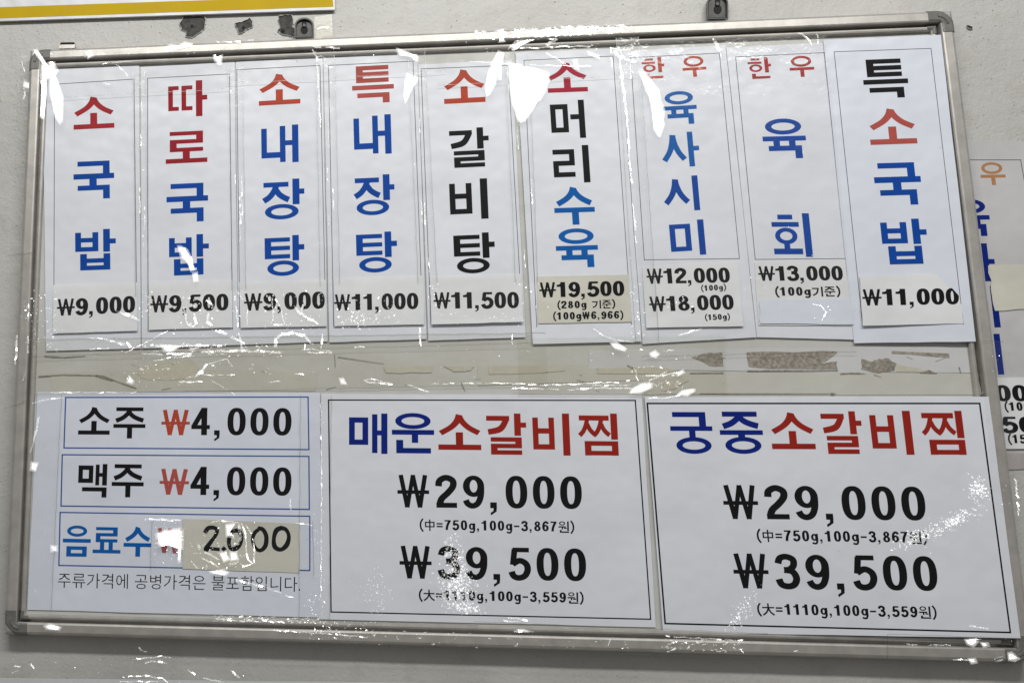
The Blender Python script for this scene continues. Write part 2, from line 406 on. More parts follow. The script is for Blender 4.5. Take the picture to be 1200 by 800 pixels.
def put(sheet, strokes, frame, mb, scale=1.0):
    """frame(u, v, off) -> world; every stroke lies a hair above the one before, so none overlap"""
    for k, (v, f) in enumerate(strokes):
        mb.add([frame(x, y, LAY + (k % 9) * 0.000022 + 0.00003) for x, y in v], f)
def char_frame(sh, box, skew=0.0):
    x0, y0, x1, y1 = box
    # true upright letter: px box corners, sheared the way the sheet's own edges lean
    q = sh.quad
    def lean(px, py):                              # px shift per px down, blended across the sheet
        l = (q[3][0] - q[0][0]) / (q[3][1] - q[0][1]); r = (q[2][0] - q[1][0]) / (q[2][1] - q[1][1])
        xl = q[0][0] + l * (py - q[0][1]); xr = q[1][0] + r * (py - q[1][1]); t = (px - xl) / (xr - xl)
        return l + (r - l) * t
    def rise(px, py):
        a = (q[1][1] - q[0][1]) / (q[1][0] - q[0][0]); c = (q[2][1] - q[3][1]) / (q[2][0] - q[3][0])
        yt = q[0][1] + a * (px - q[0][0]); yb = q[3][1] + c * (px - q[3][0]); t = (py - yt) / (yb - yt)
        return a + (c - a) * t
    cx, cy = (x0 + x1) / 2, (y0 + y1) / 2
    le, ri = lean(cx, cy), rise(cx, cy)
    H = (y1 - y0); W = (x1 - x0)
    w = W - abs(le) * H * .9; h = H - abs(ri) * W * .9
    def fr(u, v, off):
        du, dv = (u - .5) * w, (.5 - v) * h
        return sh.p(cx + du + dv * le, cy + dv + du * ri, off)
    return fr
def letters(sh, items, material, name='lettering', parent=None):
    for ch, box in items:
        mb = MB(); put(sh, G[ch], char_frame(sh, box), mb)
        mb.build('printed_letter', material, parent if parent is not None else sh.ob)
ADV = {',': .42, '.': .42, '₩': 1.0, '1': .74, ' ': .5, '(': .42, ')': .42, '=': .72, '-': .68}
TIGHT = {',': .33, '₩': .87, '1': .60}
def text_line(sh, s, left, rightp, hgt, material, name='price_lettering', parent=None, bold=1.0):
    """s set between two baseline pixels with cap height hgt (px)"""
    mb = MB(); adv = []; tight = 14 < hgt < 25
    for ch in s:
        adv.append((TIGHT if tight else ADV).get(ch, 1.12 if ch in G else (.65 if tight else .74)))
    # last glyph has no trailing gap
    ws = [(1.0 if ch in G else D[ch][1]) for ch in s]
    tot = sum(adv[:-1]) + ws[-1]
    (xa, ya), (xb, yb) = left, rightp
    L = math.hypot(xb - xa, yb - ya); sx_ = L / tot; tx, ty = (xb - xa) / L, (yb - ya) / L
    le_fr = char_frame(sh, (xa, ya - hgt, xb, yb))
    q = sh.quad; le = ((q[3][0] - q[0][0]) / (q[3][1] - q[0][1]) + (q[2][0] - q[1][0]) / (q[2][1] - q[1][1])) / 2
    x = 0
    for ch, a in zip(s, adv):
        st = G[ch] if ch in G else DIG[1.0 if hgt > 25 else 1.22 if hgt > 14 else 1.15 if hgt > 10 else 1.3][ch][0]
        if ch == '₩' and hgt > 14: st = DIG['thin'][ch][0]
        gw = 1.0 if ch in G else 1.0
        sub = -.12 if ch in G else 0.0; sc = 1.15 if ch in G else 1.0
        def fr(u, v, off, x=x):
            dx = (x + u * (1.0 if ch not in G else 1.0)) * sx_; dy = (sub + v * sc) * hgt
            return sh.p(xa + tx * dx - dy * le, ya + ty * dx - dy, off)
        put(sh, st, fr, mb)
        x += a
    return mb.build(name, material, parent if parent is not None else sh.ob)
def line_rect(sh, quad, wpx, material, sides='tblr', name='border_line', parent=None):
    mb = MB(); A, B, C_, Dd = quad
    k = 0
    for key, p, q in (('t', A, B), ('r', B, C_), ('b', Dd, C_), ('l', A, Dd)):
        if key not in sides: continue
        L = math.hypot(q[0] - p[0], q[1] - p[1]); nx, ny = -(q[1] - p[1]) / L * wpx / 2, (q[0] - p[0]) / L * wpx / 2
        ex, ey = (q[0] - p[0]) / L * wpx / 2, (q[1] - p[1]) / L * wpx / 2
        off = LAY + k * 0.00002; k += 1
        mb.add([sh.p(p[0] - nx - ex, p[1] - ny - ey, off), sh.p(q[0] - nx + ex, q[1] - ny + ey, off), sh.p(q[0] + nx + ex, q[1] + ny + ey, off), sh.p(p[0] + nx - ex, p[1] + ny - ey, off)], [(0, 1, 2, 3)])
    return mb.build(name, material, parent if parent is not None else sh.ob)


# ================================================================== THE WALL
wall = obj('wall', [(-3.2, 0, 0), (3.2, 0, 0), (3.2, 0, 3.2), (-3.2, 0, 3.2), (-3.2, .12, 0), (3.2, .12, 0), (3.2, .12, 3.2), (-3.2, .12, 3.2)],
           [(0, 1, 2, 3), (7, 6, 5, 4), (0, 4, 5, 1), (3, 2, 6, 7), (1, 5, 6, 2), (0, 3, 7, 4)], M['wall'])
tag(wall, kind='structure')

def chip(px, hole=None, rim=1.0):
    """a place where the paint has come off: rough cement with a lip of broken paint round it"""
    P = []
    n = len(px)
    for i in range(n):
        a, c = px[i], px[(i + 1) % n]
        for j in range(4):
            t = j / 4
            P.append((a[0] + (c[0] - a[0]) * t + random.uniform(-.7, .7), a[1] + (c[1] - a[1]) * t + random.uniform(-.7, .7)))
    cx = sum(p[0] for p in P) / len(P); cy = sum(p[1] for p in P) / len(P)
    v = [at(cx, cy, .0006)]; f = []; N = len(P)
    for k, s in enumerate((.35, .7, 1.0)):
        for p in P:
            v.append(at(cx + (p[0] - cx) * s, cy + (p[1] - cy) * s, .0006))
    for i in range(N):
        j = (i + 1) % N
        f.append((0, 1 + i, 1 + j))
        for k in (0, 1): f.append((1 + k * N + i, 1 + (k + 1) * N + i, 1 + (k + 1) * N + j, 1 + k * N + j))
    o = obj('bare_patch', v, f, M['cement'], wall)
    v = []; f = []
    for i, p in enumerate(P):
        r = random.uniform(.4, 1.9) * rim; dx, dy = p[0] - cx, p[1] - cy; L = math.hypot(dx, dy)
        v += [at(p[0] - dx / L * .3, p[1] - dy / L * .3, .0006), at(p[0], p[1], .0021), at(p[0] + dx / L * r, p[1] + dy / L * r, .0003)]
    for i in range(N):
        j = (i + 1) % N
        f += [(3 * i, 3 * i + 1, 3 * j + 1, 3 * j), (3 * i + 1, 3 * i + 2, 3 * j + 2, 3 * j + 1)]
    obj('paint_rim', v, f, M['plaster_edge'], o)
    if hole:
        hx, hy, hr = hole; v = []; 
        pts = [(hx + hr * math.cos(a * .785), hy + hr * math.sin(a * .785)) for a in range(8)]
        obj('screw_hole', [at(*p, .0024) for p in pts] + [at(*p, .0002) for p in pts], [tuple(range(8))] + [(i, (i + 1) % 8, (i + 1) % 8 + 8, i + 8) for i in range(8)], M['black'], o)
Z = lambda L, ox, oy, s: [(ox + q_[0] / s, oy + q_[1] / s, *q_[2:]) for q_ in L]
chip(Z([(120, 160), (150, 108), (280, 108), (290, 150), (280, 200), (232, 232), (192, 255), (160, 245), (160, 212), (130, 195)], 190, 0, 5.714), (225, 30, 1.3))
chip(Z([(490, 155), (535, 152), (588, 122), (605, 150), (603, 185), (568, 195), (545, 215), (515, 225), (508, 200), (492, 180)], 190, 0, 5.714), (285.3, 31.8, 1.5))
chip(Z([(785, 105), (865, 98), (880, 150), (870, 175), (885, 200), (882, 248), (850, 240), (815, 235), (772, 210), (792, 180), (780, 150)], 190, 0, 5.714), (331.5, 35.5, 2.0))
chip([(1133, 30), (1138, 31), (1140, 34), (1135, 34)], rim=.4)

# old nail dents and scuffs in the paint: small shallow lumps
mb = MB()
for i in range(520):
    zone = random.choice(['l', 'l', 't', 't', 'r', 'b'])
    if zone == 'l': x, y = random.uniform(0, 28), random.uniform(30, 800)
    elif zone == 't': x, y = random.uniform(0, 1200), random.uniform(0, 52)
    elif zone == 'r': x, y = random.uniform(1128, 1200), random.uniform(0, 165)
    else: x, y = random.uniform(0, 1200), random.uniform(752, 800)
    if zone == 't' and x < 396 and y < 24: continue
    if zone == 't' and y > 57 - .0434 * (x - 62) - 3: continue
    if zone == 'b' and y < 746 + .028 * x + 4: continue
    r = random.uniform(.4, 1.3); h = random.uniform(.0003, .0012); a0 = random.uniform(0, 6)
    pts = [(x + r * random.uniform(.6, 1.4) * math.cos(a0 + k * 1.047), y + r * random.uniform(.6, 1.2) * math.sin(a0 + k * 1.047)) for k in range(6)]
    mb.add([at(x, y, h)] + [at(*p, -.0001) for p in pts], [(0, 1 + k, 1 + (k + 1) % 6) for k in range(6)])
tag(mb.build('plaster_grit', M['wall'], wall), kind='stuff')

# ================================================================== THE BOARD
bd = bpy.data.objects.new('menu_board', None); col.objects.link(bd); bd.location = (0, 0, Z0)
tag(bd, 'large white board in worn aluminium frame with grey plastic corners, hung on the wall', 'board')
bd_inv = Matrix.Translation((0, 0, -Z0))
class Par:                                        # children of the board keep world coordinates
    pass
def board_part(o):
    o.parent = bd; o.matrix_parent_inverse = bd_inv; return o
def B3(x, z, d): return Vector((x - BOARD_W / 2, -d, z + Z0))
PROF = [(0, 2), (0, 15.5), (.6, 18.5), (2.2, 21), (4.5, 22), (13.5, 22), (15.2, 21.4), (16, 20), (16.3, 7.5), (19.2, 7.5), (19.6, 15.6), (20.6, 16.9), (22.4, 17.3), (24.4, 16.9), (25.6, 15.6), (26, 11.5)]
PROF = [(u / 1000, d / 1000) for u, d in PROF]
def corner(u, i, W=BOARD_W, H=BOARD_H):
    return [(u, H - u), (W - u, H - u), (W - u, u), (u, u)][i]
for i in range(4):                                # top, right, bottom, left rail, mitred behind the corner caps
    a, c = i, (i + 1) % 4; v = []; f = []
    n = len(PROF)
    seg = 24
    for s in range(seg + 1):
        t = s / seg
        wob = 0 if s in (0, seg) else random.uniform(-.00022, .00022)
        for u, d in PROF:
            x0, z0 = corner(u, a); x1, z1 = corner(u, c)
            v.append(B3(x0 + (x1 - x0) * t, z0 + (z1 - z0) * t, d + wob))
    for s in range(seg):
        for k in range(n - 1): f.append((s * n + k, s * n + k + 1, (s + 1) * n + k + 1, (s + 1) * n + k))
    board_part(obj('frame_rail', v, f, M['alu'], smooth=False))
# back of the board and its white face
o = MB(); x0, x1, z0, z1 = .0225, BOARD_W - .0225, .0225, BOARD_H - .0225
o.add([B3(x0, z0, .0118), B3(x1, z0, .0118), B3(x1, z1, .0118), B3(x0, z1, .0118), B3(x0, z0, .003), B3(x1, z0, .003), B3(x1, z1, .003), B3(x0, z1, .003)],
      [(0, 1, 2, 3), (7, 6, 5, 4), (0, 4, 5, 1), (3, 2, 6, 7), (1, 5, 6, 2), (0, 3, 7, 4)])
board_part(o.build('panel', M['panel']))
def cap(i):
    W, H = BOARD_W, BOARD_H
    sxn = [(1, -1), (-1, -1), (-1, 1), (1, 1)][i]; ox, oz = [(0, H), (W, H), (W, 0), (0, 0)][i]
    Rr, leg = .019, .030; n = 10
    prof = [(u - .0007, d + .0007) for u, d in PROF[1:]]
    prof = [(-.0007, .001)] + prof
    rows = []
    for u, d in prof:
        row = []
        # start on the vertical leg, go round, end on the horizontal one
        row.append((u, leg))
        for k in range(n + 1):
            a = math.pi - (math.pi / 2) * k / n       # from pointing left to pointing up (in local axes, y away from corner)
            if u < Rr: row.append((Rr + (Rr - u) * math.cos(a), Rr - (Rr - u) * math.sin(a)))
            else: row.append((u, u))
        row.append((leg, u))
        rows.append([(ox + sxn[0] * p, oz + sxn[1] * q, d) for p, q in row])
    v = [B3(*p) for r in rows for p in r]; m_ = len(rows[0]); f = []
    for r in range(len(rows) - 1):
        for c in range(m_ - 1): f.append((r * m_ + c, r * m_ + c + 1, (r + 1) * m_ + c + 1, (r + 1) * m_ + c))
    f.append(tuple(r * m_ for r in range(len(rows)))); f.append(tuple(r * m_ + m_ - 1 for r in reversed(range(len(rows)))))
    co = board_part(obj('corner_cap', v, f, M['cap'], smooth=False))
    # moulded ridge on the face of the cap
    v = []; f = []
    for k in range(n + 1):
        a = math.pi - (math.pi / 2) * k / n
        for rr, dd in ((.0125, .0226), (.0115, .0238), (.0095, .0238), (.0085, .0226)):
            v.append(B3(ox + sxn[0] * (Rr + rr * math.cos(a)), oz + sxn[1] * (Rr - rr * math.sin(a)), dd))
    for k in range(n):
        for j in range(3): f.append((k * 4 + j, k * 4 + j + 1, k * 4 + j + 5, k * 4 + j + 4))
    r_ = obj('ridge', v, f, M['cap'], co)
    r_.matrix_parent_inverse = Matrix.Translation((0, 0, 0)) @ co.matrix_parent_inverse.inverted() if False else Matrix()
    r_.matrix_parent_inverse = (Matrix.Translation((0, 0, Z0)) @ bd_inv).inverted()
for i in range(4): cap(i)

def hanger(cx, cy, w, h, name='hanger_bracket', label=None):
    """steel keyhole bracket: D-shaped plate with a raised rim, behind the top rail"""
    pts = []
    pts.append((cx - w / 2, cy + h / 2)); 
    for k in range(13):
        a = math.pi - math.pi * k / 12
        pts.append((cx + w / 2 * math.cos(a), cy - h / 2 + w * .42 - w * .42 * math.sin(a)))
    pts.append((cx + w / 2, cy + h / 2))
    nrm = Vector((0, -1, 0))
    P = [at(x, y, .006) for x, y in pts]
    v, f = solid_poly(P, .002, nrm); o = obj(name, v, f, M['dark_metal'])
    board_part(o)
    if label: o['label'] = label
    inv = Matrix()
    v = []; f = []; n = len(pts)
    for x, y in pts:
        dx, dy = cx - x, cy + h * .1 - y
        L = math.hypot(dx, dy)
        v += [at(x, y, .0058), at(x, y, .0095), at(x + dx / L * 1.8, y + dy / L * 1.8, .0095), at(x + dx / L * 2.6, y + dy / L * 2.6, .0058)]
    for i in range(n):
        j = (i + 1) % n
        for k in range(3): f.append((4 * i + k, 4 * j + k, 4 * j + k + 1, 4 * i + k + 1))
    obj('rim', v, f, M['dark_metal'], o)
    # keyhole
    kp = [(cx + w * .19 * math.cos(a), cy + h * .12 + w * .22 * math.sin(a)) for a in [math.radians(q) for q in range(-55, 236, 24)]]
    kp += [(cx - w * .13, cy - h * .36), (cx + w * .13, cy - h * .36)]
    obj('keyhole', *solid_poly([at(x, y, .0063) for x, y in kp], .0012, nrm), M['black'], o)
    # screw in the hole
    s = [(cx + w * .085 * math.cos(k * .7854), cy - h * .12 + w * .085 * math.sin(k * .7854)) for k in range(8)]
    obj('screw_head', *solid_poly([at(x, y, .0085) for x, y in s], .004, nrm), M['dark_metal'], o)
hanger(356.5, 32.5, 22.5, 23.5)
hanger(841, 8, 25, 29)
# small slotted lug left of the first bracket
o = obj('frame_lug', *solid_poly([at(x, y, .008) for x, y in ((69, 57.2), (69.5, 51.5), (71, 50), (86.5, 49.8), (88, 51), (87.5, 56.5))], .004, Vector((0, -1, 0))), M['alu']); board_part(o)
o = obj('lug_slot', *solid_poly([at(x, y, .0086) for x, y in ((70, 52.4), (71, 50), (86.5, 49.7), (87.8, 51), (87, 51.8), (72, 52.2))], .0004, Vector((0, -1, 0))), M['black']); board_part(o)

# ---- old glue, torn paper and yellowed tape left on the bare middle of the panel
def patch(px, mat_, name, d0=.0121, th=.00022, rag=.8, label=None, sub=3):
    P = []; n = len(px)
    for i in range(n):
        a, c = px[i], px[(i + 1) % n]
        for j in range(sub):
            t = j / sub; P.append((a[0] + (c[0] - a[0]) * t + random.uniform(-rag, rag), a[1] + (c[1] - a[1]) * t + random.uniform(-rag, rag)))
    o_ = board_part(obj(name, *solid_poly([at(x, y, d0 + th) for x, y in P], th, Vector((0, -1, 0))), mat_))
    if label: o_['label'] = label
    return o_
patch([(752, 437), (900, 436), (1040, 436), (1146, 437), (1150, 462), (1000, 463), (860, 462), (756, 462)], M['yellowed'], 'yellowed_tape_strip', rag=.5, label='wide band of yellowed tape across the bare panel')
patch([(560, 428), (752, 426), (752, 446), (560, 452)], M['yellowed'], 'yellowed_tape_strip', .01205, rag=.6)
patch([(60, 436), (205, 432), (372, 436), (370, 458), (60, 459)], M['yellowed'], 'yellowed_tape_strip', .01205, rag=.6)
patch([(180, 424), (226, 422), (233, 430), (228, 441), (196, 446), (165, 443), (160, 435)], M['tan'], 'glue_stain', .0124, rag=.9)
W_ = M['slip']
patch([(690, 411), (1135, 405), (1139, 437), (1000, 436), (690, 432)], M['backing'], 'torn_paper_backing', .01216, rag=.5)
patch([(810, 419), (823, 414), (847, 413), (848, 430), (833, 429), (820, 423)], M['brown'], 'glue_residue', .0124)
patch([(875, 412), (928, 412), (980, 411), (981, 415), (961, 426), (981, 423), (981, 432), (900, 432), (878, 430)], M['brown'], 'glue_residue', .0124)
patch([(1010, 421), (1022, 423), (1030, 420), (1042, 420), (1050, 426), (1049, 434), (1030, 437), (1010, 433)], M['brown'], 'glue_residue', .0126)
patch([(1050, 426), (1060, 428), (1098, 436), (1050, 436)], M['tan'], 'glue_residue', .0124)
patch([(1045, 411), (1112, 414), (1113, 419), (1045, 414)], M['brown'], 'glue_residue', .0124, rag=.4)
patch([(985, 437), (1000, 436), (1015, 438), (985, 438.5)], M['brown'], 'glue_residue', .0127, rag=.3)
patch([(1078, 437), (1088, 433), (1099, 437.5)], M['brown'], 'glue_residue', .0127, rag=.3)
patch([(808, 436.5), (848, 436), (848, 437.5), (808, 438)], M['brown'], 'glue_residue', .0127, rag=.2)
patch([(876, 433.6), (982, 433.2), (982, 434.4), (876, 434.8)], M['brown'], 'glue_residue', .0127, rag=.2)
patch([(450, 430), (506, 429), (506, 436), (470, 437), (452, 437)], M['tan'], 'glue_residue', .0124, rag=.7)
patch([(520, 429), (556, 429), (552, 434), (532, 436)], M['tan'], 'glue_residue', .0124, rag=.6)
patch([(572, 429), (660, 428), (662, 434), (610, 438), (573, 438)], M['tan'], 'glue_residue', .0126, rag=.6)
patch([(700, 431), (770, 430), (800, 434), (775, 438), (700, 437)], M['tan'], 'glue_residue', .0126, rag=.8)
patch([(780, 444), (800, 440), (808, 446), (790, 455), (776, 458)], M['tan'], 'glue_stain', .0127, rag=1)
# hairline scratches and grime along the panel
mb = MB()
def hair(pts, w, d=.0129):
    for (xa, ya), (xb, yb) in zip(pts, pts[1:]):
        L = math.hypot(xb - xa, yb - ya) or 1; nx, ny = -(yb - ya) / L * w / 2, (xb - xa) / L * w / 2
        mb.add([at(xa - nx, ya - ny, d), at(xb - nx * .6, yb - ny * .6, d), at(xb + nx * .6, yb + ny * .6, d), at(xa + nx, ya + ny, d)], [(0, 1, 2, 3)])
hair([(52, 417), (60, 418), (75, 418.5), (100, 417)], 1.2); hair([(45, 441), (75, 439), (120, 440), (140, 448), (160, 455)], 1.5); hair([(112, 440), (132, 446)], 2.2)
hair([(392, 415), (393, 430)], .9); hair([(396, 418), (450, 426)], .8); hair([(540, 447), (545, 458)], 1.0); hair([(1124, 430), (1126, 437)], 1.5); hair([(735, 428), (742, 431), (738, 432)], 1.5)
hair([(820, 461), (980, 461)], .8); hair([(974, 461.3), (978, 461.8)], 3)
for _ in range(22):
    x, y = random.uniform(45, 1135), random.uniform(408, 460); a = random.uniform(-.4, .4); L = random.uniform(1, 14)
    hair([(x, y), (x + L * math.cos(a), y + L * math.sin(a))], random.uniform(.3, .7))
mb.v and tag(board_part(mb.build('grime', M['grime'])), kind='stuff')

# ================================================================== SHEETS AND STRIPS
def things(o, label, cat, group=None): return tag(o, label, cat, group)
def strip(quad, border, chars, slip, prices, label, depth=.0130, paper='paper', sliplift=.0024, slipmat='slip', border_sides='tlr', dep4=None):
    s = Sheet('menu_strip', quad, dep4 or [depth, depth, depth + .0011, depth + .0011], M[paper], .0006, wav=.0003)
    things(s.ob, label, 'menu strip', 'menu strips along the top of the board')
    if border: line_rect(s, border, .75, M['line'], border_sides)
    bym = {}
    for ch, box, mname in chars: bym.setdefault(mname, []).append((ch, box))
    for mname, it in bym.items(): letters(s, it, M[mname])
    if slip:
        d = (dep4 or [depth] * 4)
        base = sum(d) / 4 + (0 if dep4 else .0005)
        p = Sheet('price_slip', slip, [base + .0009, base + .0009, base + .0009 + sliplift, base + .0009 + sliplift], M[slipmat], .0004, s.ob, wav=.0003)
        for t, l, r, h in prices: text_line(p, t, l, r, h, M['ink'])
        return s, p
    return s, None

strip([(50, 82), (163, 76), (165, 408), (54, 411)], [(64, 99), (157, 93), (160.5, 388), (63, 391)],
      [('소', (86, 113, 134, 152), 'red'), ('국', (86, 188, 134, 234), 'blue'), ('밥', (88, 268, 136, 317), 'blue')],
      [(62.5, 334), (160.5, 331), (161, 387.5), (62, 390.5)], [('₩9,000', (67.5, 370), (158.5, 366), 19.5)],
      'white paper strip with red and blue letters 소국밥, priced 9,000, first from the left', .0130)
strip([(165, 79), (275, 73), (279, 404), (166, 408)], [(173, 92), (269, 87), (272.5, 386), (173.5, 388)],
      [('따', (197, 94, 243, 138), 'dred'), ('로', (194, 153, 243, 192), 'dred'), ('국', (195, 214, 244, 261), 'blue'), ('밥', (198, 274, 245, 323), 'blue')],
      [(174, 330), (272, 328), (272.5, 383.5), (174.5, 386.5)], [('₩9,500', (177, 366), (268, 363.5), 19.5)],
      'white paper strip with dark red and blue letters 따로국밥, priced 9,500, second from the left', .0132)
strip([(276.5, 73), (378, 67), (384, 400), (279, 404)], [(277.5, 82), (375, 77), (382, 382), (281, 384)],
      [('소', (303, 86, 352, 124), 'orange'), ('내', (306, 146, 350, 192), 'blue'), ('장', (307, 209, 357, 258), 'blue'), ('탕', (310, 275, 357, 324), 'blue')],
      [(280, 331), (382, 328), (383, 382), (282, 384)], [('₩9,000', (287, 364), (381, 361.5), 20)],
      'white paper strip with letters 소내장탕, orange-red above blue, third from the left', .0130)
strip([(379, 68), (489, 62), (500, 397), (386, 401)], [(385, 77), (484, 72), (495.5, 381), (391, 383)],
      [('특', (412, 76, 462, 122), 'salmon'), ('내', (414, 134, 459, 182), 'blue'), ('장', (414, 204, 463, 253), 'blue'), ('탕', (417, 271, 466, 320), 'blue')],
      [(391, 325.5), (496, 323), (497, 380), (392, 382)], [('₩11,000', (392.5, 364), (490.5, 362), 19)],
      'white paper strip with letters 특내장탕, salmon above blue, fourth from the left', .0132)
strip([(490, 76), (600, 70), (616, 395), (502, 399)], [(493.5, 81), (595.5, 77), (612, 377), (505, 380)],
      [('소', (519, 81, 569, 122), 'orange'), ('갈', (526, 149, 574, 197), 'ink'), ('비', (526, 209, 573, 258), 'ink'), ('탕', (531, 272, 581, 321), 'ink')],
      [(504, 324), (611, 320.5), (613, 377), (505.5, 380)], [('₩11,500', (509, 361.5), (608.5, 361), 19)],
      'white paper strip with letters 소갈비탕, one orange letter above three black ones', .0131, sliplift=.0036)
s6, p6 = strip([(604, 62), (727, 57), (752, 400), (624.5, 403)], [(614, 71), (718.5, 66), (740, 380), (629, 383)],
      [('소', (640, 73, 689, 109), 'crimson'), ('머', (644, 117, 688, 163), 'ink'), ('리', (647, 170, 692, 215), 'ink'), ('수', (648, 219, 698, 264), 'lblue'), ('육', (650, 267, 702, 314), 'lblue')],
      [(629, 324), (737, 321.5), (740, 377), (630.5, 379)], [('₩19,500', (633, 348.5), (732, 346.5), 17.5), ('(280g 기준)', (653.5, 361.5), (721, 360), 8.5), ('(100g₩6,966)', (648.5, 374.5), (730.5, 373), 8.5)],
      'white paper strip with letters 소머리수육 and a yellowed price slip reading 19,500', .0140, slipmat='slip_old', sliplift=.0008)
strip([(727.5, 60), (850, 53), (886.5, 395), (753, 403)], [(739, 68), (843, 62.5), (866.5, 303), (755, 304.5)],
      [('한', (751.5, 67, 779.5, 93), 'orange'), ('우', (798.5, 65, 828.5, 91), 'orange'), ('육', (775, 106, 818, 147), 'lblue'), ('사', (774.5, 154, 821, 197), 'lblue'), ('시', (776.5, 205.5, 821, 248.5), 'blue'), ('미', (783.5, 257, 828, 300.5), 'blue')],
      [(752.5, 313), (864, 306.5), (871.5, 382), (757.5, 384)], [('₩12,000', (759, 332.5), (856, 331), 17.5), ('(100g)', (822, 341), (851, 339.5), 6.5), ('₩18,000', (762, 365), (860.5, 362.5), 17.5), ('(150g)', (826.5, 375), (855.5, 374), 6.5)],
      'white paper strip with small red 한우 above blue 육사시미 and two prices', .0133, border_sides='tlrb')
s8, p8 = strip([(851, 56), (968, 50), (1002, 398), (887, 395)], [(862, 67), (966, 62), (991, 303), (885, 304)],
      [('한', (875.5, 67, 905, 93), 'red'), ('우', (924, 65, 955, 91), 'red'), ('육', (891.5, 138.5, 946.5, 186.5), 'blue'), ('회', (903, 250, 956, 301), 'blue')],
      [(884, 307), (990, 303.5), (1000, 381.5), (889, 381)], [('₩13,000', (890, 329), (988.5, 328.5), 17), ('(100g기준)', (909, 346.5), (985, 346), 10)],
      'white paper strip with small red 한우 above blue 육회, priced 13,000', .0131, paper='paper', sliplift=.0007, border_sides='tlrb')
tp = Sheet('torn_tape_patch', [(890, 352), (1000, 350), (1001, 380), (891, 379)], [.0162] * 4, M['paper_b'], .0002, p8.ob, wav=.0006)
strip([(965, 47), (1102.5, 41), (1143.5, 400), (1001, 402)], [(977.5, 61), (1091, 57), (1129, 380), (1011, 382)],
      [('특', (1009, 68.5, 1066, 116), 'ink'), ('소', (1016, 127, 1075, 170), 'salmon'), ('국', (1022.5, 190, 1082, 241), 'blue'), ('밥', (1031, 256, 1089.5, 310), 'blue')],
      [(1007.5, 323), (1123.5, 320), (1129, 379), (1011, 381.5)], [('₩11,000', (1012, 358), (1124.5, 356.5), 19)],
      'rightmost and widest paper strip, letters 특소국밥 in black, red and blue, overlapping the frame', paper='paper_b', dep4=[.0152, .0190, .0190, .0152], sliplift=.0012)

# ---- drinks sheet
dr = Sheet('drinks_sheet', [(44, 459), (375, 460), (377, 723), (32, 714)], [.0131] * 4, M['paper_b'], .00035, wav=.0003)
things(dr.ob, 'bottom left sheet of soju, beer and soft drink prices in three blue boxes', 'price sheet', 'price sheets along the bottom of the board')
for q in ([(77, 465.5), (361, 465), (362, 526.5), (75, 524.5)], [(73, 532.5), (362, 534.5), (362.5, 596.5), (71.5, 592.5)], [(70.5, 600), (363, 604.5), (363, 668), (69, 662)]):
    line_rect(dr, q, 1.5, M['line_blue'], name='blue_box')
letters(dr, [('소', (91.5, 477, 129.5, 509)), ('주', (132.5, 477, 171, 513.5)), ('맥', (91, 543, 127, 582.5)), ('주', (130.5, 543.5, 169, 582.5))], M['ink'])
letters(dr, [('음', (73, 615, 107, 652)), ('료', (108.5, 617, 142, 648)), ('수', (144.5, 617, 178, 652))], M['lblue'])
text_line(dr, '₩', (190, 509.5), (221, 509.5), 29.5, M['orange'], 'won_sign'); text_line(dr, '₩', (188, 579), (220, 579.5), 30, M['salmon'], 'won_sign')
text_line(dr, '₩', (184, 647), (213, 648), 29, M['pink'], 'won_sign')
text_line(dr, '4,000', (224, 509.5), (341.5, 510), 32, M['ink']); text_line(dr, '4,000', (223, 579.5), (341.5, 580.5), 33, M['ink'])
tag(text_line(dr, ' ', (1, 1), (2, 1), 1, M['ink']), None) if False else None
def serif_line(sh, s, x0, y0, x1, y1, hgt, material):
    """thin book lettering, set with Blender's own built-in type"""
    cu = bpy.data.curves.new('note_lettering', 'FONT'); cu.body = s; cu.size = 1.0; cu.offset = -0.006; cu.resolution_u = 2
    t = bpy.data.objects.new('note_lettering', cu); col.objects.link(t)
    dg = bpy.context.evaluated_depsgraph_get(); me = t.evaluated_get(dg).to_mesh()
    xs = [v.co.x for v in me.vertices]; ys = [v.co.y for v in me.vertices]
    xa, xb, ya, yb = min(xs), max(xs), min(ys), max(ys)
    vs = []
    for v in me.vertices:
        u, w = (v.co.x - xa) / (xb - xa), (v.co.y - ya) / (yb - ya)
        vs.append(sh.p(x0 + (x1 - x0) * u - (w - .5) * hgt * -.02, y0 + (y1 - y0) * u - hgt * w, LAY + .00005))
    fs = [tuple(p.vertices) for p in me.polygons]
    bpy.data.objects.remove(t)
    return obj('note_lettering', vs, fs, material, sh.ob)
serif_line(dr, '주류가격에 공병가격은 불포함입니다.', 68, 688, 352, 693, 17.5, M['ink'])
lab = Sheet('handwritten_price_label', [(214.5, 607.5), (350, 613), (351, 671), (214, 666)], [.0146, .0142, .0138, .0140], M['slip_old'], .0004, dr.ob, wav=.0004)
lab.ob['label'] = 'beige tape label with the handwritten price 2.000'
mb = MB()
def hand(pts, w=5.2):
    v, f = ribbon([(x, y, w * random.uniform(.72, 1.05)) for x, y in pts]); k = hand.k; hand.k += 1
    mb.add([lab.p(x, y, .0001 + .00003 * k) for x, y in v], f)
hand.k = 0
hand([(240, 624), (244, 618.5), (251, 618), (254.5, 621.5), (252, 628), (246, 636), (241, 643.5), (247, 642.5), (257.5, 643.5)], 5.3)
hand([(260.5, 641), (264, 644.5)], 5.2)
hand([(278, 621), (272, 623), (268.5, 631), (269, 640), (274, 643), (280, 639), (283, 630), (281, 623), (277, 620)], 5.3)
hand([(303, 620), (298.5, 624), (296, 632), (299, 641), (305, 644.5), (311, 639), (312, 628), (308, 620), (302, 618.5)], 5.5)
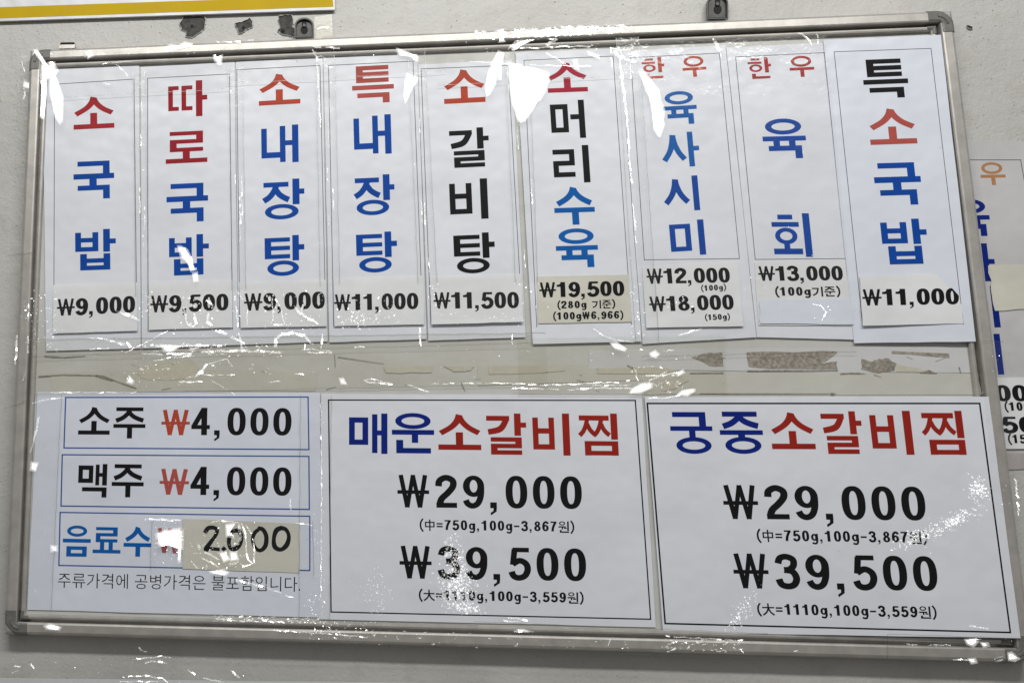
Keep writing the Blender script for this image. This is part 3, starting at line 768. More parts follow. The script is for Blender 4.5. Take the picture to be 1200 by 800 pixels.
hand([(330, 618), (324, 621), (321, 630), (322, 640), (329, 643.5), (336, 638), (338.5, 628), (335, 620), (328, 618)], 5.7)
mb.build('handwriting', M['ink'], lab.ob)

# ---- two rib stew sheets
md = Sheet('stew_sheet', [(376.5, 461), (752, 463), (768.5, 734.5), (374, 725)], [.0134] * 4, M['paper'], .00045, wav=.0003)
things(md.ob, 'middle white sheet in a black border headed 매운소갈비찜, blue then red', 'price sheet', 'price sheets along the bottom of the board')
line_rect(md, [(385, 468.5), (744.5, 469), (762.5, 725), (388, 716.5)], 1.5, M['ink'])
letters(md, [('매', (409, 484, 454, 531.5)), ('운', (459, 483.5, 509, 531))], M['navy'])
letters(md, [('소', (513, 485.5, 564, 527)), ('갈', (569.5, 484, 617.5, 532.5)), ('비', (623.5, 484, 669, 533.5)), ('찜', (677, 484, 725.5, 533.5))], M['brick_red'])
text_line(md, '₩29,000', (467.5, 594), (682.5, 596), 38, M['ink'])
text_line(md, '(中=750g,100g-3,867원)', (492, 620), (673, 622.5), 11.5, M['ink'])
text_line(md, '₩39,500', (470, 677), (687.5, 680.5), 38, M['ink'])
text_line(md, '(大=1110g,100g-3,559원)', (491, 702), (684, 705.5), 11.5, M['ink'])
rt = Sheet('stew_sheet', [(755.5, 464.5), (1158.5, 464.5), (1196, 747.5), (777, 740)], [.0150, .0236, .0236, .0150], M['paper'], .00045, wav=.0003)
things(rt.ob, 'bottom right white sheet in a black border headed 궁중소갈비찜, overlapping the frame', 'price sheet', 'price sheets along the bottom of the board')
line_rect(rt, [(758.5, 472.5), (1148, 472.5), (1184, 740.5), (779.5, 730)], 1.9, M['ink'])
letters(rt, [('궁', (784, 482.5, 837, 531.5)), ('중', (841.5, 482, 896, 531.5))], M['navy'])
letters(rt, [('소', (901, 483.5, 956, 526)), ('갈', (961, 481.5, 1013, 531.5)), ('비', (1018, 481, 1072, 532.5)), ('찜', (1078, 481, 1133, 532.5))], M['brick_red'])
text_line(rt, '₩29,000', (851, 607.5), (1086.5, 609.5), 39.5, M['ink'])
text_line(rt, '(中=750g,100g-3,867원)', (887.5, 633), (1087, 635.5), 12.5, M['ink'])
text_line(rt, '₩39,500', (863, 688.5), (1100.5, 692), 40.5, M['ink'])
text_line(rt, '(大=1110g,100g-3,559원)', (888, 719), (1098, 723), 12.5, M['ink'])

# ---- older sheet on the wall, half hidden by the board
ws = Sheet('wall_menu_sheet', [(1090, 167), (1212, 165), (1262, 526), (1130, 527)], [.0010] * 4, M['wallpaper'], .0005, wav=.0004)
things(ws.ob, 'aged menu sheet stuck on the wall behind the right edge of the board', 'menu sheet')
line_rect(ws, [(1110, 187.5), (1196, 187.5), (1242, 440), (1138, 442)], .9, M['line'], 'tr')
letters(ws, [('우', (1147, 190, 1179.5, 217))], M['fade'])
letters(ws, [('육', (1112, 233, 1162, 277)), ('사', (1118, 285, 1168, 330)), ('시', (1124, 335, 1173, 384)), ('미', (1132, 391, 1177, 439))], M['navy'])
p = Sheet('price_slip', [(1140, 443), (1245, 441), (1258, 525), (1150, 526)], [.0018, .0018, .0022, .0022], M['slip'], .0004, ws.ob)
text_line(p, '12,000', (1120, 470), (1225, 470), 19, M['ink']); text_line(p, '(100g)', (1178, 481), (1222, 481), 10, M['ink'])
text_line(p, '18,500', (1128, 507), (1233, 507), 19, M['ink']); text_line(p, '(150g)', (1182, 519), (1226, 519), 10, M['ink'])
pt = Sheet('stained_paper_patch', [(1158, 311), (1214, 309), (1222, 362), (1166, 364)], [.0021] * 4, M['slip_old'], .0002, ws.ob, wav=.0012)
ps = Sheet('paper_scrap', [(1150, 531), (1240, 530), (1244, 549), (1155, 550)], [.0012] * 4, make_plain('pinkish_grey_paper', (0.42, 0.39, 0.385), .6, var=.15, scale=30), .0005, wav=.0005)
things(ps.ob, 'narrow pinkish grey paper scrap on the wall just below the aged menu sheet', 'paper scrap')

# ---- sign with a yellow border above the board, only its lower corner in view
sg = Sheet('bordered_sign', [(-260, -150), (388, -170), (392.5, 11.5), (-250, 33.5)], [.006] * 4, M['sign_white'], .0035)
things(sg.ob, 'white sign with a thick yellow border on the wall above the board', 'sign')
mb = MB()
mb.add([sg.p(*q, .0002) for q in ((-240, 17), (389.3, -4.5), (390.8, 8.3), (-240, 30.2))], [(0, 1, 2, 3)])
mb.add([sg.p(*q, .00026) for q in ((366, -155), (386, -160), (389.8, 2), (370, 2))], [(0, 1, 2, 3)])
mb.build('yellow_border', M['yellow'], sg.ob)
# pale sheet on the wall under the board
lo = Sheet('laminated_sheet', [(-40, 793), (612, 801), (612, 1000), (-40, 990)], [.003] * 4, M['sign_white'], .0006, wav=.0004)
things(lo.ob, 'pale sheet on the wall whose top edge shows below the board', 'sheet')

# ================================================================== CLEAR FILM AND TAPE
LAMP_PT = lambda p: Vector((min(max(p.x + (p.x - cam_pos.x) * (-LAMP_Y) / (-cam_pos.y), LAMP_X0 + .25), LAMP_X1 - .25) , LAMP_Y, LAMP_Z))
def glint_normal(p):  # normal that mirrors the lamp to the camera; it shapes every highlight facet
    a = (cam_pos - p).normalized(); c = (LAMP_PT(p) - p).normalized(); return (a + c).normalized()
def facet(mb_, px, d, jit=.0, smooth_=False, amp=1.0):
    """a glint put into the shape: a film facet tilted to mirror the lamp to the camera"""
    P = [at(x, y, d) for x, y in px]; c = sum(P, Vector()) / len(P); n = glint_normal(c)
    if jit: n = (n + Vector((random.uniform(-jit, jit), random.uniform(-jit, jit), random.uniform(-jit, jit)))).normalized()
    k = len(P); out = [Vector((p.x, p.y + ((p - c).x * -n.x + (p - c).z * -n.z) / n.y * amp, p.z)) for p in P]
    mx = max(p.y for p in out); lift = mx - P[0].y
    out = [Vector((p.x, p.y - lift - .0001, p.z)) for p in out]
    mb_.add(out, [tuple(range(k))])
class Glints(MB):
    def __init__(s): s.v = []; s.f = []; s.soft = MB(); s.halo = MB()
def flash(q, px, d, jit=0.0):
    """a broad highlight: a facet aimed to mirror the lamp, wider halo facets round it"""
    cx = sum(p[0] for p in px) / len(px); cy = sum(p[1] for p in px) / len(px)
    for e in (1.9, 3.6):  # halo facets, added to soften the rim of the highlight
        out = []
        for p in px:
            L = math.hypot(p[0] - cx, p[1] - cy) or 1; out.append((p[0] + (p[0] - cx) / L * e, p[1] + (p[1] - cy) / L * e))
        facet(q.halo, out, d - .0002, .03)
    # the face itself, cut into a fan of slightly different facets
    n = len(px)
    if n < 5 or max(math.hypot(p[0] - cx, p[1] - cy) for p in px) < 6:
        facet(q, px, d, jit); return
    facet(q, px, d, jit)
def glint_crease(mb_, pts, w, d, jit=.035):
    """a wrinkle: a broken, wavering line of small folds"""
    ph = random.uniform(0, 6)
    for (xa, ya, *wa), (xb, yb, *wb) in zip(pts, pts[1:]):
        L = math.hypot(xb - xa, yb - ya) or 1; ux, uy = (xb - xa) / L, (yb - ya) / L
        w0 = (wa[0] if wa else w) / 2; w1 = (wb[0] if wb else w) / 2
        n_ = max(1, int(L / 4.5)); P = []
        for k in range(n_ + 1):
            t = k / n_; o_ = .45 * math.sin(ph + t * L * .35) + random.uniform(-.22, .22)
            P.append((xa + (xb - xa) * t + uy * o_, ya + (yb - ya) * t - ux * o_, (w0 + (w1 - w0) * t) * random.uniform(.6, 1.2)))
        for (ax_, ay, aw), (bx_, by_, bw) in zip(P, P[1:]):
            if random.random() < .05: continue
            facet(mb_ if random.random() < .28 else mb_.soft, [(ax_ + uy * aw, ay - ux * aw), (bx_ + uy * bw, by_ - ux * bw), (bx_ - uy * bw, by_ + ux * bw), (ax_ - uy * aw, ay + ux * aw)], d, jit)
def sparks(mb_, box, n, size, d, slope=0.0, ang=None, jit=.09, gauss=False):  # scattered specks of highlight, each a small facet aimed at the lamp
    x0, y0, x1, y1 = box
    for _ in range(int(n * (.55 if d > .0225 else .75))):
        if gauss: x = random.gauss((x0 + x1) / 2, (x1 - x0) / 4); y = random.gauss((y0 + y1) / 2, (y1 - y0) / 4)
        else: x = random.uniform(x0, x1); y = random.uniform(y0, y1)
        y += slope * (x - x0)
        a = random.uniform(0, math.pi) if ang is None else random.gauss(ang, .35)
        L = size * random.uniform(.4, 1.6) * (1 if ang is None else 2); w = size * random.uniform(.2, .6)
        k = random.choice([3, 4, 5]); pts = []
        for i in range(k):
            t = 2 * math.pi * i / k + random.uniform(-.4, .4); rx, ry = L / 2 * math.cos(t), w * math.sin(t)
            pts.append((x + rx * math.cos(a) - ry * math.sin(a), y + rx * math.sin(a) + ry * math.cos(a)))
        facet(mb_ if random.random() < .3 else mb_.soft, pts, d, jit)
def dent(x, y): return .00012 * math.sin(x * 90 + y * 40) * math.sin(y * 130 - x * 20)
def film(quad, d, label, name='clear_tape', cat='clear tape', group='clear tapes and film over the board', mat_='film', nx=26, ny=10, depths=None, edge=True, edges='tb', rag=.5):
    """thin sheet of clear film laid over a quad of the photo, rippled, its cut edges a little thicker"""
    ds = depths or [d] * 4; A, B_, C_, D_ = quad; v = []; f = []
    L1 = math.hypot(B_[0] - A[0], B_[1] - A[1]); L2 = math.hypot(D_[0] - A[0], D_[1] - A[1])
    nx = max(3, int(L1 / 9)); ny = max(3, int(L2 / 9))
    ej = {}
    for j in range(ny + 1):
        for i in range(nx + 1):
            u, w = i / nx, j / ny
            px = (A[0] * (1 - u) + B_[0] * u) * (1 - w) + (D_[0] * (1 - u) + C_[0] * u) * w
            py = (A[1] * (1 - u) + B_[1] * u) * (1 - w) + (D_[1] * (1 - u) + C_[1] * u) * w
            dd = (ds[0] * (1 - u) + ds[1] * u) * (1 - w) + (ds[3] * (1 - u) + ds[2] * u) * w
            if i in (0, nx): px += random.uniform(-rag, rag)
            if j in (0, ny): py += random.uniform(-rag, rag)
            v.append(at(px, py, dd + dent(px / 1000, py / 1000) + random.uniform(-.00004, .00004))); ej[(i, j)] = (px, py, dd)
    for j in range(ny):
        for i in range(nx):
            k = j * (nx + 1) + i; f.append((k, k + 1, k + nx + 2, k + nx + 1))
    o = obj(name, v, f, M[mat_], smooth=True)
    tag(o, label, cat, group)
    if edge:
        mb_ = MB()
        runs = []
        if 't' in edges: runs.append([ej[(i, 0)] for i in range(nx + 1)])
        if 'b' in edges: runs.append([ej[(i, ny)] for i in range(nx + 1)])
        if 'l' in edges: runs.append([ej[(0, j)] for j in range(ny + 1)])
        if 'r' in edges: runs.append([ej[(nx, j)] for j in range(ny + 1)])
        for run in runs:
            for (xa, ya, da), (xb, yb, db) in zip(run, run[1:]):
                L = math.hypot(xb - xa, yb - ya) or 1; qx, qy = -(yb - ya) / L * .35, (xb - xa) / L * .35
                mb_.add([at(xa - qx, ya - qy, da + .0002), at(xb - qx, yb - qy, db + .0002), at(xb + qx, yb + qy, db + .0002), at(xa + qx, ya + qy, da + .0002)], [(0, 1, 2, 3)])
        tag(mb_.build('cut_edge', M['edge'], o), kind='stuff')
    return o
def glints(o, q_, name='glint_crease'):
    for m_, k in ((q_, 'facet'), (q_.soft, 'facet_soft'), (q_.halo, 'halo')):
        if m_.f: tag(m_.build(name, M[k], o), kind='stuff')

FD = .0172
# 1 top left
o = film([(41, 62), (270, 52), (272, 104), (44, 116)], FD, 'clear tape over the top left corner of the board', depths=[.0232, .0232, FD, FD], edges='b'); q = Glints()
flash(q, [(41, 61), (45, 61), (52, 72), (55, 76), (51, 76), (46, 68)], .0240)
flash(q, [(49.5, 77), (62, 77), (66, 84), (63, 88), (58, 87), (57, 92), (52, 93), (50, 88)], FD); flash(q, [(58, 71), (62, 72), (63, 76), (59, 76)], FD)
flash(q, [(59, 87), (64, 88), (69, 101), (72, 116), (74, 141), (71, 146), (66, 138), (61, 112)], FD)
flash(q, [(49.5, 92), (54, 90), (54.5, 110), (53, 140), (49, 138)], FD)
glint_crease(q, [(46, 78), (46.5, 88), (49, 100), (50, 112)], 1.4, FD)
flash(q, [(195, 57), (200, 55), (205, 54.5), (204, 58), (197, 59.5)], .0235); flash(q, [(208, 55), (216, 52.5), (223, 52.2), (222, 54.5), (210, 57)], .0235)
flash(q, [(103, 63), (106, 62), (107, 65), (104, 67)], .0235); flash(q, [(250, 61.5), (252.5, 61), (253.5, 68), (258.5, 65.5), (258.5, 74), (255.5, 74), (253, 70)], FD)
glint_crease(q, [(136, 76), (143, 82), (150, 89), (155, 93)], 1.3, FD); glint_crease(q, [(120, 75), (140, 73), (158, 72)], 1.0, FD); glint_crease(q, [(116, 98), (130, 99)], 1.3, FD)
sparks(q, (60, 62, 240, 72), 26, 1.6, .0234, -.04); glints(o, q)
# 2 top, bracket to 520
o = film([(262, 48), (520, 38), (523, 84), (266, 98)], FD, 'clear tape on the top rail from the left bracket to the fifth strip', depths=[.0234, .0234, .0175, .0175], edges='b'); q = Glints()
glint_crease(q, [(365, 53), (372, 56), (386, 55.5), (398, 57)], 2.4, .0236); glint_crease(q, [(366, 58), (370, 66), (372, 72)], 1.8, .0236)
glint_crease(q, [(254, 50), (262, 49.5), (282, 49.5)], 1.8, .0236); glint_crease(q, [(290, 48), (297, 47)], 1.4, .0236)
flash(q, [(467, 58), (474, 61), (487, 66), (487, 72), (480, 66), (469, 65)], FD)
flash(q, [(477, 88), (488, 94), (486, 99), (480, 105), (477.5, 116), (475, 121), (474.5, 110), (476, 100)], FD)
sparks(q, (300, 44, 520, 54), 22, 1.5, .0236, -.04); sparks(q, (380, 60, 500, 72), 14, 1.6, FD, -.04); glints(o, q)
# 3 top centre with the big flash
o = film([(510, 42), (744, 30), (748, 88), (513, 100)], .0176, 'crumpled clear tape on the top rail above the white flash', depths=[.0236, .0236, .0176, .0176], edges='b'); q = Glints()
Zz = lambda L: Z(L, 480, 30, 4.0)
sparks(q, (555, 37.5, 740, 47), 330, 3.2, .0240, -.052, ang=0); sparks(q, (600, 36, 720, 44), 170, 4.5, .0242, -.045, ang=0, jit=.02)
flash(q, Zz([(415, 130), (437, 140), (425, 175), (412, 205), (390, 180)]), .0178); flash(q, Zz([(390, 182), (412, 207), (392, 270), (375, 320), (360, 330), (358, 285), (372, 225)]), .0178)
flash(q, Zz([(415, 195), (428, 200), (427, 245), (415, 247)]), .0180, .02)
flash(q, Zz([(472, 178), (510, 186), (516, 200), (476, 196)]), .0180)
flash(q, Zz([(472, 196), (520, 197), (580, 208), (640, 225), (641, 268), (560, 275), (480, 280), (470, 230)]), .0178)
flash(q, Zz([(474, 282), (560, 277), (641, 270), (625, 312), (600, 350), (520, 375), (490, 370)]), .0178)
flash(q, Zz([(490, 372), (520, 377), (598, 352), (565, 400), (540, 440), (522, 450), (510, 440)]), .0178, 0)
glint_crease(q, Zz([(462, 112), (478, 92), (500, 74), (540, 62), (600, 60), (690, 62)]), 2.2, .0200); glint_crease(q, Zz([(478, 116), (520, 106), (600, 106), (690, 100), (850, 98)]), 2.0, .0182); glint_crease(q, Zz([(690, 62), (665, 80), (640, 96)]), 5, .0200)
flash(q, Zz([(480, 100), (520, 78), (560, 66), (600, 64), (560, 76), (520, 96), (500, 112)]), .0195, .02)
glint_crease(q, Zz([(230, 165), (300, 170), (420, 178), (470, 183)]), .9, FD); glint_crease(q, Zz([(560, 186), (640, 188), (760, 190), (850, 190)]), 1.0, FD)
glint_crease(q, Zz([(640, 130, 2.6), (690, 155, 1.8), (730, 182, .8)]), 2, .0184); flash(q, Zz([(845, 128), (875, 140), (880, 152), (850, 140)]), FD); flash(q, Zz([(772, 172), (782, 170), (788, 200), (776, 192)]), FD)
flash(q, Zz([(415, 35), (440, 25), (425, 45), (442, 70), (418, 72), (428, 55)]), .0238); sparks(q, (560, 54, 740, 62), 50, 1.8, FD, -.03)
sparks(q, (500, 45, 560, 55), 12, 1.8, .0238, -.04); glints(o, q)
# 4 star crease at 727 and the tape running down from it
o = film([(722, 44), (748, 43), (772, 400), (745, 402)], .0178, 'narrow clear tape running down between the sixth and seventh strips', edges='lr'); q = Glints()
glint_crease(q, Zz([(942, 108), (960, 110), (990, 118), (1035, 112)]), 1.6, .0182); glint_crease(q, Zz([(945, 110), (944, 150), (950, 196)]), 1.8, .0182); glint_crease(q, Zz([(960, 120), (985, 150), (1000, 160)]), 3.2, .0182)
glint_crease(q, Zz([(975, 98), (985, 120), (1010, 160), (1030, 165)]), 1.6, .0182); glint_crease(q, Zz([(985, 150, 2.5), (995, 250, 3.2), (1010, 360, 3), (1022, 480, 1.6)]), 3, .0182)
glint_crease(q, [(736, 150), (737.5, 190), (740, 215)], 1.8, .0182); glint_crease(q, [(741, 238, 1.2), (744, 262, 2.2), (745, 285, 1.0)], 2, .0182)
glint_crease(q, Z([(95, 200), (97, 350)], 725, 40, 6.667), 1.8, .0182); glint_crease(q, Z([(100, 215), (140, 215)], 725, 40, 6.667), 1.8, .0182); sparks(q, (728, 50, 742, 90), 24, 2.2, .0182)
sparks(q, (737, 225, 746, 335), 12, 1.3, .0182); sparks(q, (737, 330, 755, 398), 46, 2.2, .0182); glints(o, q)
# 5 film over the two 한우 strips
o = film([(740, 48), (968, 38), (1004, 412), (752, 418)], .0166, 'large clear film over the two strips headed 한우', name='clear_film', edges='tb'); q = Glints()
Z5 = lambda L: Z(L, 725, 40, 6.667)
flash(q, Z5([(165, 305), (190, 310), (215, 330), (250, 375), (200, 380)]), .0182, .015); flash(q, Z5([(202, 384), (252, 379), (290, 440), (310, 500), (250, 515), (225, 440)]), .0182)
flash(q, Z5([(251, 519), (311, 504), (335, 590), (336, 650), (270, 655)]), .0182); flash(q, Z5([(271, 660), (336, 654), (335, 720), (315, 795), (300, 785), (285, 740)]), .0182)
glint_crease(q, Z5([(735, 35, 2), (765, 80, 4), (792, 135, 2.4)]), 3, .0182); glint_crease(q, Z5([(795, 150), (800, 230)]), 1.0, .0182); glint_crease(q, [(935, 38.5, 2), (945, 44, 2.5), (952, 54, 1)], 2, .0182); glint_crease(q, [(958, 40), (958, 52)], 1.6, .0182)
glint_crease(q, [(795, 393, 1), (808, 389, 3), (822, 385, .8)], 2, .0182); sparks(q, (778, 346, 812, 360), 22, 1.3, .0182); sparks(q, (870, 325, 900, 352), 14, 1.6, .0182)
glint_crease(q, [(952, 356), (962, 358), (968, 366), (962, 376)], 1.8, .0182); sparks(q, (945, 355, 975, 380), 14, 1.5, .0182); sparks(q, (745, 60, 1000, 405), 26, 1.0, .0182); glints(o, q)
# 6 long horizontal tape over the prices
o = film([(18, 338), (620, 322), (624, 402), (20, 418)], .0174, 'long crumpled clear tape across the prices of the five left strips', depths=[.0178] * 4, edges='b', rag=.6); q = Glints(); E_ = .0180
Z4 = lambda L: Z(L, 0, 200, 3.0)
flash(q, Z4([(629, 270), (640, 272), (655, 285), (672, 310), (660, 320), (642, 300)]), E_); flash(q, Z4([(660, 321), (673, 312), (682, 345), (672, 350)]), E_); flash(q, Z4([(680, 365), (692, 363), (694, 384), (684, 386)]), E_)
glint_crease(q, Z4([(405, 492, 1.2), (440, 505, 3.5), (470, 515, 3), (490, 528, 1)]), 2, E_); glint_crease(q, Z4([(645, 480), (660, 540), (675, 550), (690, 540), (682, 500)]), 2.2, E_); glint_crease(q, Z4([(735, 500), (728, 530), (745, 545)]), 3, E_)
glint_crease(q, Z4([(725, 455), (745, 470), (750, 500)]), 2.5, E_); glint_crease(q, Z4([(958, 440), (985, 475), (1000, 540), (962, 542), (956, 445)]), 1.6, E_)
glint_crease(q, Z4([(1035, 475, 1), (1050, 500, 4), (1085, 520, 3), (1120, 540, 1)]), 3, E_); glint_crease(q, Z4([(1065, 470), (1060, 505)]), 2.5, E_); glint_crease(q, Z4([(1135, 575), (1130, 625)]), 1.5, E_)
glint_crease(q, Z4([(970, 620, 4), (968, 592, 4), (990, 575, 3.4), (1030, 570, 3), (1070, 580, 3), (1100, 612, 2.4)]), 3, .0184); glint_crease(q, Z4([(1075, 610), (1070, 628), (1110, 622)]), 1.4, .0184)
glint_crease(q, Z4([(870, 490), (868, 545)]), 1.4, E_); glint_crease(q, Z4([(825, 440), (835, 520), (838, 550)]), 1.6, E_); glint_crease(q, Z4([(770, 560), (830, 590), (860, 610)]), 2.2, E_)
glint_crease(q, Z4([(320, 590), (380, 592), (440, 608)]), .9, E_); glint_crease(q, Z4([(440, 640), (520, 600), (590, 562)]), .8, E_)
sparks(q, (36, 338, 66, 412), 120, 2.0, E_); sparks(q, (24, 352, 42, 408), 50, 1.8, .0236); sparks(q, (160, 340, 180, 375), 30, 2.0, E_); sparks(q, (205, 345, 255, 386), 60, 2.2, E_); sparks(q, (270, 335, 285, 410), 50, 1.8, E_)
sparks(q, (310, 340, 380, 385), 80, 2.2, E_); sparks(q, (395, 345, 470, 384), 70, 2.0, E_); sparks(q, (400, 364, 455, 384), 90, 2.4, E_, gauss=True); sparks(q, (500, 330, 520, 375), 40, 1.8, E_); sparks(q, (60, 385, 620, 400), 60, 1.6, E_, -.02)
sparks(q, (600, 330, 645, 392), 36, 1.9, E_); sparks(q, (520, 365, 610, 378), 20, 1.6, E_); glints(o, q)
# 7 lower edge fold band y 403-420
o = film([(36, 398), (640, 390), (642, 450), (38, 462)], .0150, 'clear film sagging across the bare panel below the left strips', name='clear_film', edges='tb', mat_='film_old', rag=.5); q = Glints(); E7 = .0180
Z7 = lambda L: Z(L, 30, 380, 4.0)
glint_crease(q, Z7([(300, 118), (390, 112)]), 1.8, E7); glint_crease(q, Z7([(545, 135, 1), (620, 140, 2), (780, 138, 2.4)]), 2, E7); glint_crease(q, Z7([(610, 100), (700, 102), (820, 98), (940, 100)]), 2.2, E7); flash(q, Z7([(640, 100), (720, 102), (680, 128), (660, 124)]), E7, .04); glint_crease(q, Z7([(770, 118), (820, 104), (870, 100)]), 3, E7)
glint_crease(q, Z7([(820, 130), (900, 126), (1010, 124), (1120, 128), (1200, 132)]), 2.6, E7); glint_crease(q, Z7([(1000, 40), (1010, 90), (1015, 120)]), 3, E7); glint_crease(q, Z7([(300, 62), (380, 70), (470, 100)]), 1, E7); glint_crease(q, Z7([(890, 30), (940, 48), (1000, 80)]), 2, E7)
glint_crease(q, Z7([(475, 85), (495, 108)]), 2, E7); glint_crease(q, Z7([(600, 172), (680, 156), (790, 148)]), 1.2, E7); glint_crease(q, Z7([(850, 186, 3), (830, 220, 4), (795, 245, 2.4), (730, 255, 1)]), 3, E7); glint_crease(q, Z7([(720, 270), (830, 268)]), 1.8, E7); glint_crease(q, Z7([(860, 184), (945, 162), (970, 200)]), 1.0, E7)
glint_crease(q, Z7([(120, 319), (330, 319), (520, 318)]), 1.1, E7); glint_crease(q, Z7([(830, 238), (980, 236)]), 1.0, E7); glint_crease(q, Z7([(1140, 268), (1195, 268)]), 1.4, E7); glint_crease(q, Z7([(870, 262), (930, 296), (980, 330)]), .9, E7); flash(q, Z7([(488, 248), (500, 265), (496, 272), (484, 268)]), E7)
Z8 = lambda L: Z(L, 330, 380, 4.0)
glint_crease(q, Z8([(385, 262), (420, 256), (480, 270), (520, 282), (440, 274), (390, 268)]), 1.6, E7); glint_crease(q, Z8([(95, 122), (140, 116), (225, 126), (235, 134), (120, 132)]), 1.5, E7); glint_crease(q, Z8([(645, 20), (648, 70), (655, 115)]), 1.8, E7); glint_crease(q, Z8([(190, 55), (185, 115)]), 1.6, E7)
glint_crease(q, Z8([(340, 108), (390, 104)]), 2, E7); glint_crease(q, Z8([(700, 278), (900, 276), (1080, 276), (1200, 280)]), .9, E7); glint_crease(q, Z8([(1100, 298), (1200, 302)]), 1.8, E7); glint_crease(q, Z8([(590, 280), (640, 300), (690, 318)]), 1.4, E7); glint_crease(q, Z8([(60, 232), (105, 233)]), 1.4, E7); flash(q, Z8([(278, 260), (288, 262), (298, 276), (284, 272)]), E7)
sparks(q, (140, 402, 235, 412), 60, 1.8, E7, ang=0); sparks(q, (240, 402, 330, 418), 70, 1.8, E7, ang=0); sparks(q, (140, 415, 215, 452), 90, 1.5, E7); sparks(q, (235, 425, 330, 445), 26, 1.4, E7, ang=0); sparks(q, (45, 402, 140, 445), 24, 1.4, E7); sparks(q, (330, 405, 640, 450), 60, 1.3, E7); sparks(q, (160, 431, 205, 434), 18, 1.8, E7, ang=0)
glint_crease(q, [(600, 392), (600, 404)], 1.3, E7); glint_crease(q, [(492, 384), (493, 406)], 1.6, E7); glints(o, q)
# 8 film under the middle strips, 600-830
o = film([(606, 396), (850, 392), (852, 462), (608, 462)], .0160, 'clear film below the sixth and seventh strips with a bright wrinkle', name='clear_film', edges='b', mat_='film_old', rag=.5); q = Glints(); E8 = .0178
Z9 = lambda L: Z(L, 600, 380, 4.0)
flash(q, Z9([(468, 92), (495, 94), (524, 112), (514, 121), (490, 110)]), E8); flash(q, Z9([(555, 320), (572, 300), (610, 284), (650, 280), (640, 300), (600, 314)]), E8); flash(q, Z9([(780, 328), (810, 312), (845, 305), (846, 314), (820, 326)]), E8)
glint_crease(q, Z9([(0, 280), (150, 284), (300, 280), (420, 272), (500, 272)]), 1.2, E8); glint_crease(q, Z9([(0, 298), (220, 304)]), 1.3, E8); glint_crease(q, Z9([(260, 308), (380, 298), (480, 298), (560, 300)]), 1.6, E8); glint_crease(q, Z9([(375, 286), (470, 286), (555, 284)]), 1.3, E8)
glint_crease(q, Z9([(580, 210), (582, 240), (590, 268)]), 1.3, E8); glint_crease(q, Z9([(625, 240), (690, 238)]), 2.2, E8); glint_crease(q, Z9([(690, 240), (725, 224)]), 2, E8); glint_crease(q, Z9([(640, 262), (700, 240), (790, 222)]), 1.5, E8); flash(q, Z9([(775, 228), (795, 218), (796, 228), (780, 236)]), E8)
glint_crease(q, Z9([(640, 345), (720, 345), (790, 330)]), 1.2, E8); flash(q, Z9([(655, 138), (668, 132), (678, 140), (668, 149), (657, 146)]), E8); glint_crease(q, Z9([(570, 128), (600, 118), (612, 122)]), 1.4, E8); glint_crease(q, Z9([(720, 126), (740, 118), (760, 122)]), 1.2, E8)
glint_crease(q, Z9([(380, 20), (440, 60), (520, 80), (580, 84)]), .8, E8); sparks(q, (690, 395, 850, 425), 30, 1.5, E8); sparks(q, (735, 428, 800, 462), 70, 1.8, E8, ang=-.3); sparks(q, (610, 400, 720, 425), 14, 1.3, E8); glints(o, q)
# 9 film over the first strips, and tapes between strips
for k, (quad, lab_) in enumerate([([(156, 84), (170, 83), (174, 345), (159, 347)], 'clear tape strip between the first and second strips'),
                     ([(268, 78), (284, 77), (288, 338), (272, 340)], 'clear tape strip between the second and third strips'),
                     ([(370, 60), (392, 60), (398, 332), (375, 334)], 'clear tape strip between the third and fourth strips'),
                     ([(478, 60), (498, 60), (512, 330), (490, 332)], 'clear tape strip between the fourth and fifth strips'),
                     ([(592, 62), (620, 60), (630, 330), (604, 332)], 'clear tape strip between the fifth and sixth strips')]):
    o = film(quad, .0168, lab_, edges='lr', group='narrow clear tapes between the strips'); q = Glints()
    a, b_, c, d_ = quad
    for _ in range(5):
        t = random.uniform(.1, .9); t2 = min(1, t + random.uniform(.04, .12)); u = random.uniform(.2, .9)
        P0 = (a[0] + (d_[0] - a[0]) * t + (b_[0] - a[0]) * u, a[1] + (d_[1] - a[1]) * t); P1 = (a[0] + (d_[0] - a[0]) * t2 + (b_[0] - a[0]) * u, a[1] + (d_[1] - a[1]) * t2)
        glint_crease(q, [P0, P1], random.uniform(.5, 1.1), .0174, .06)
    if k == 2: glint_crease(q, [(371.5, 66), (372.5, 90), (374, 120), (376, 150)], 1.6, .0174)
    if k == 0: glint_crease(q, [(163.5, 220), (164.5, 250)], 1.2, .0174)
    if k == 1: glint_crease(q, [(281, 230), (282, 262)], 1.6, .0174)
    sparks(q, (a[0], a[1], b_[0], d_[1]), 9, 1.2, .0174); glints(o, q)
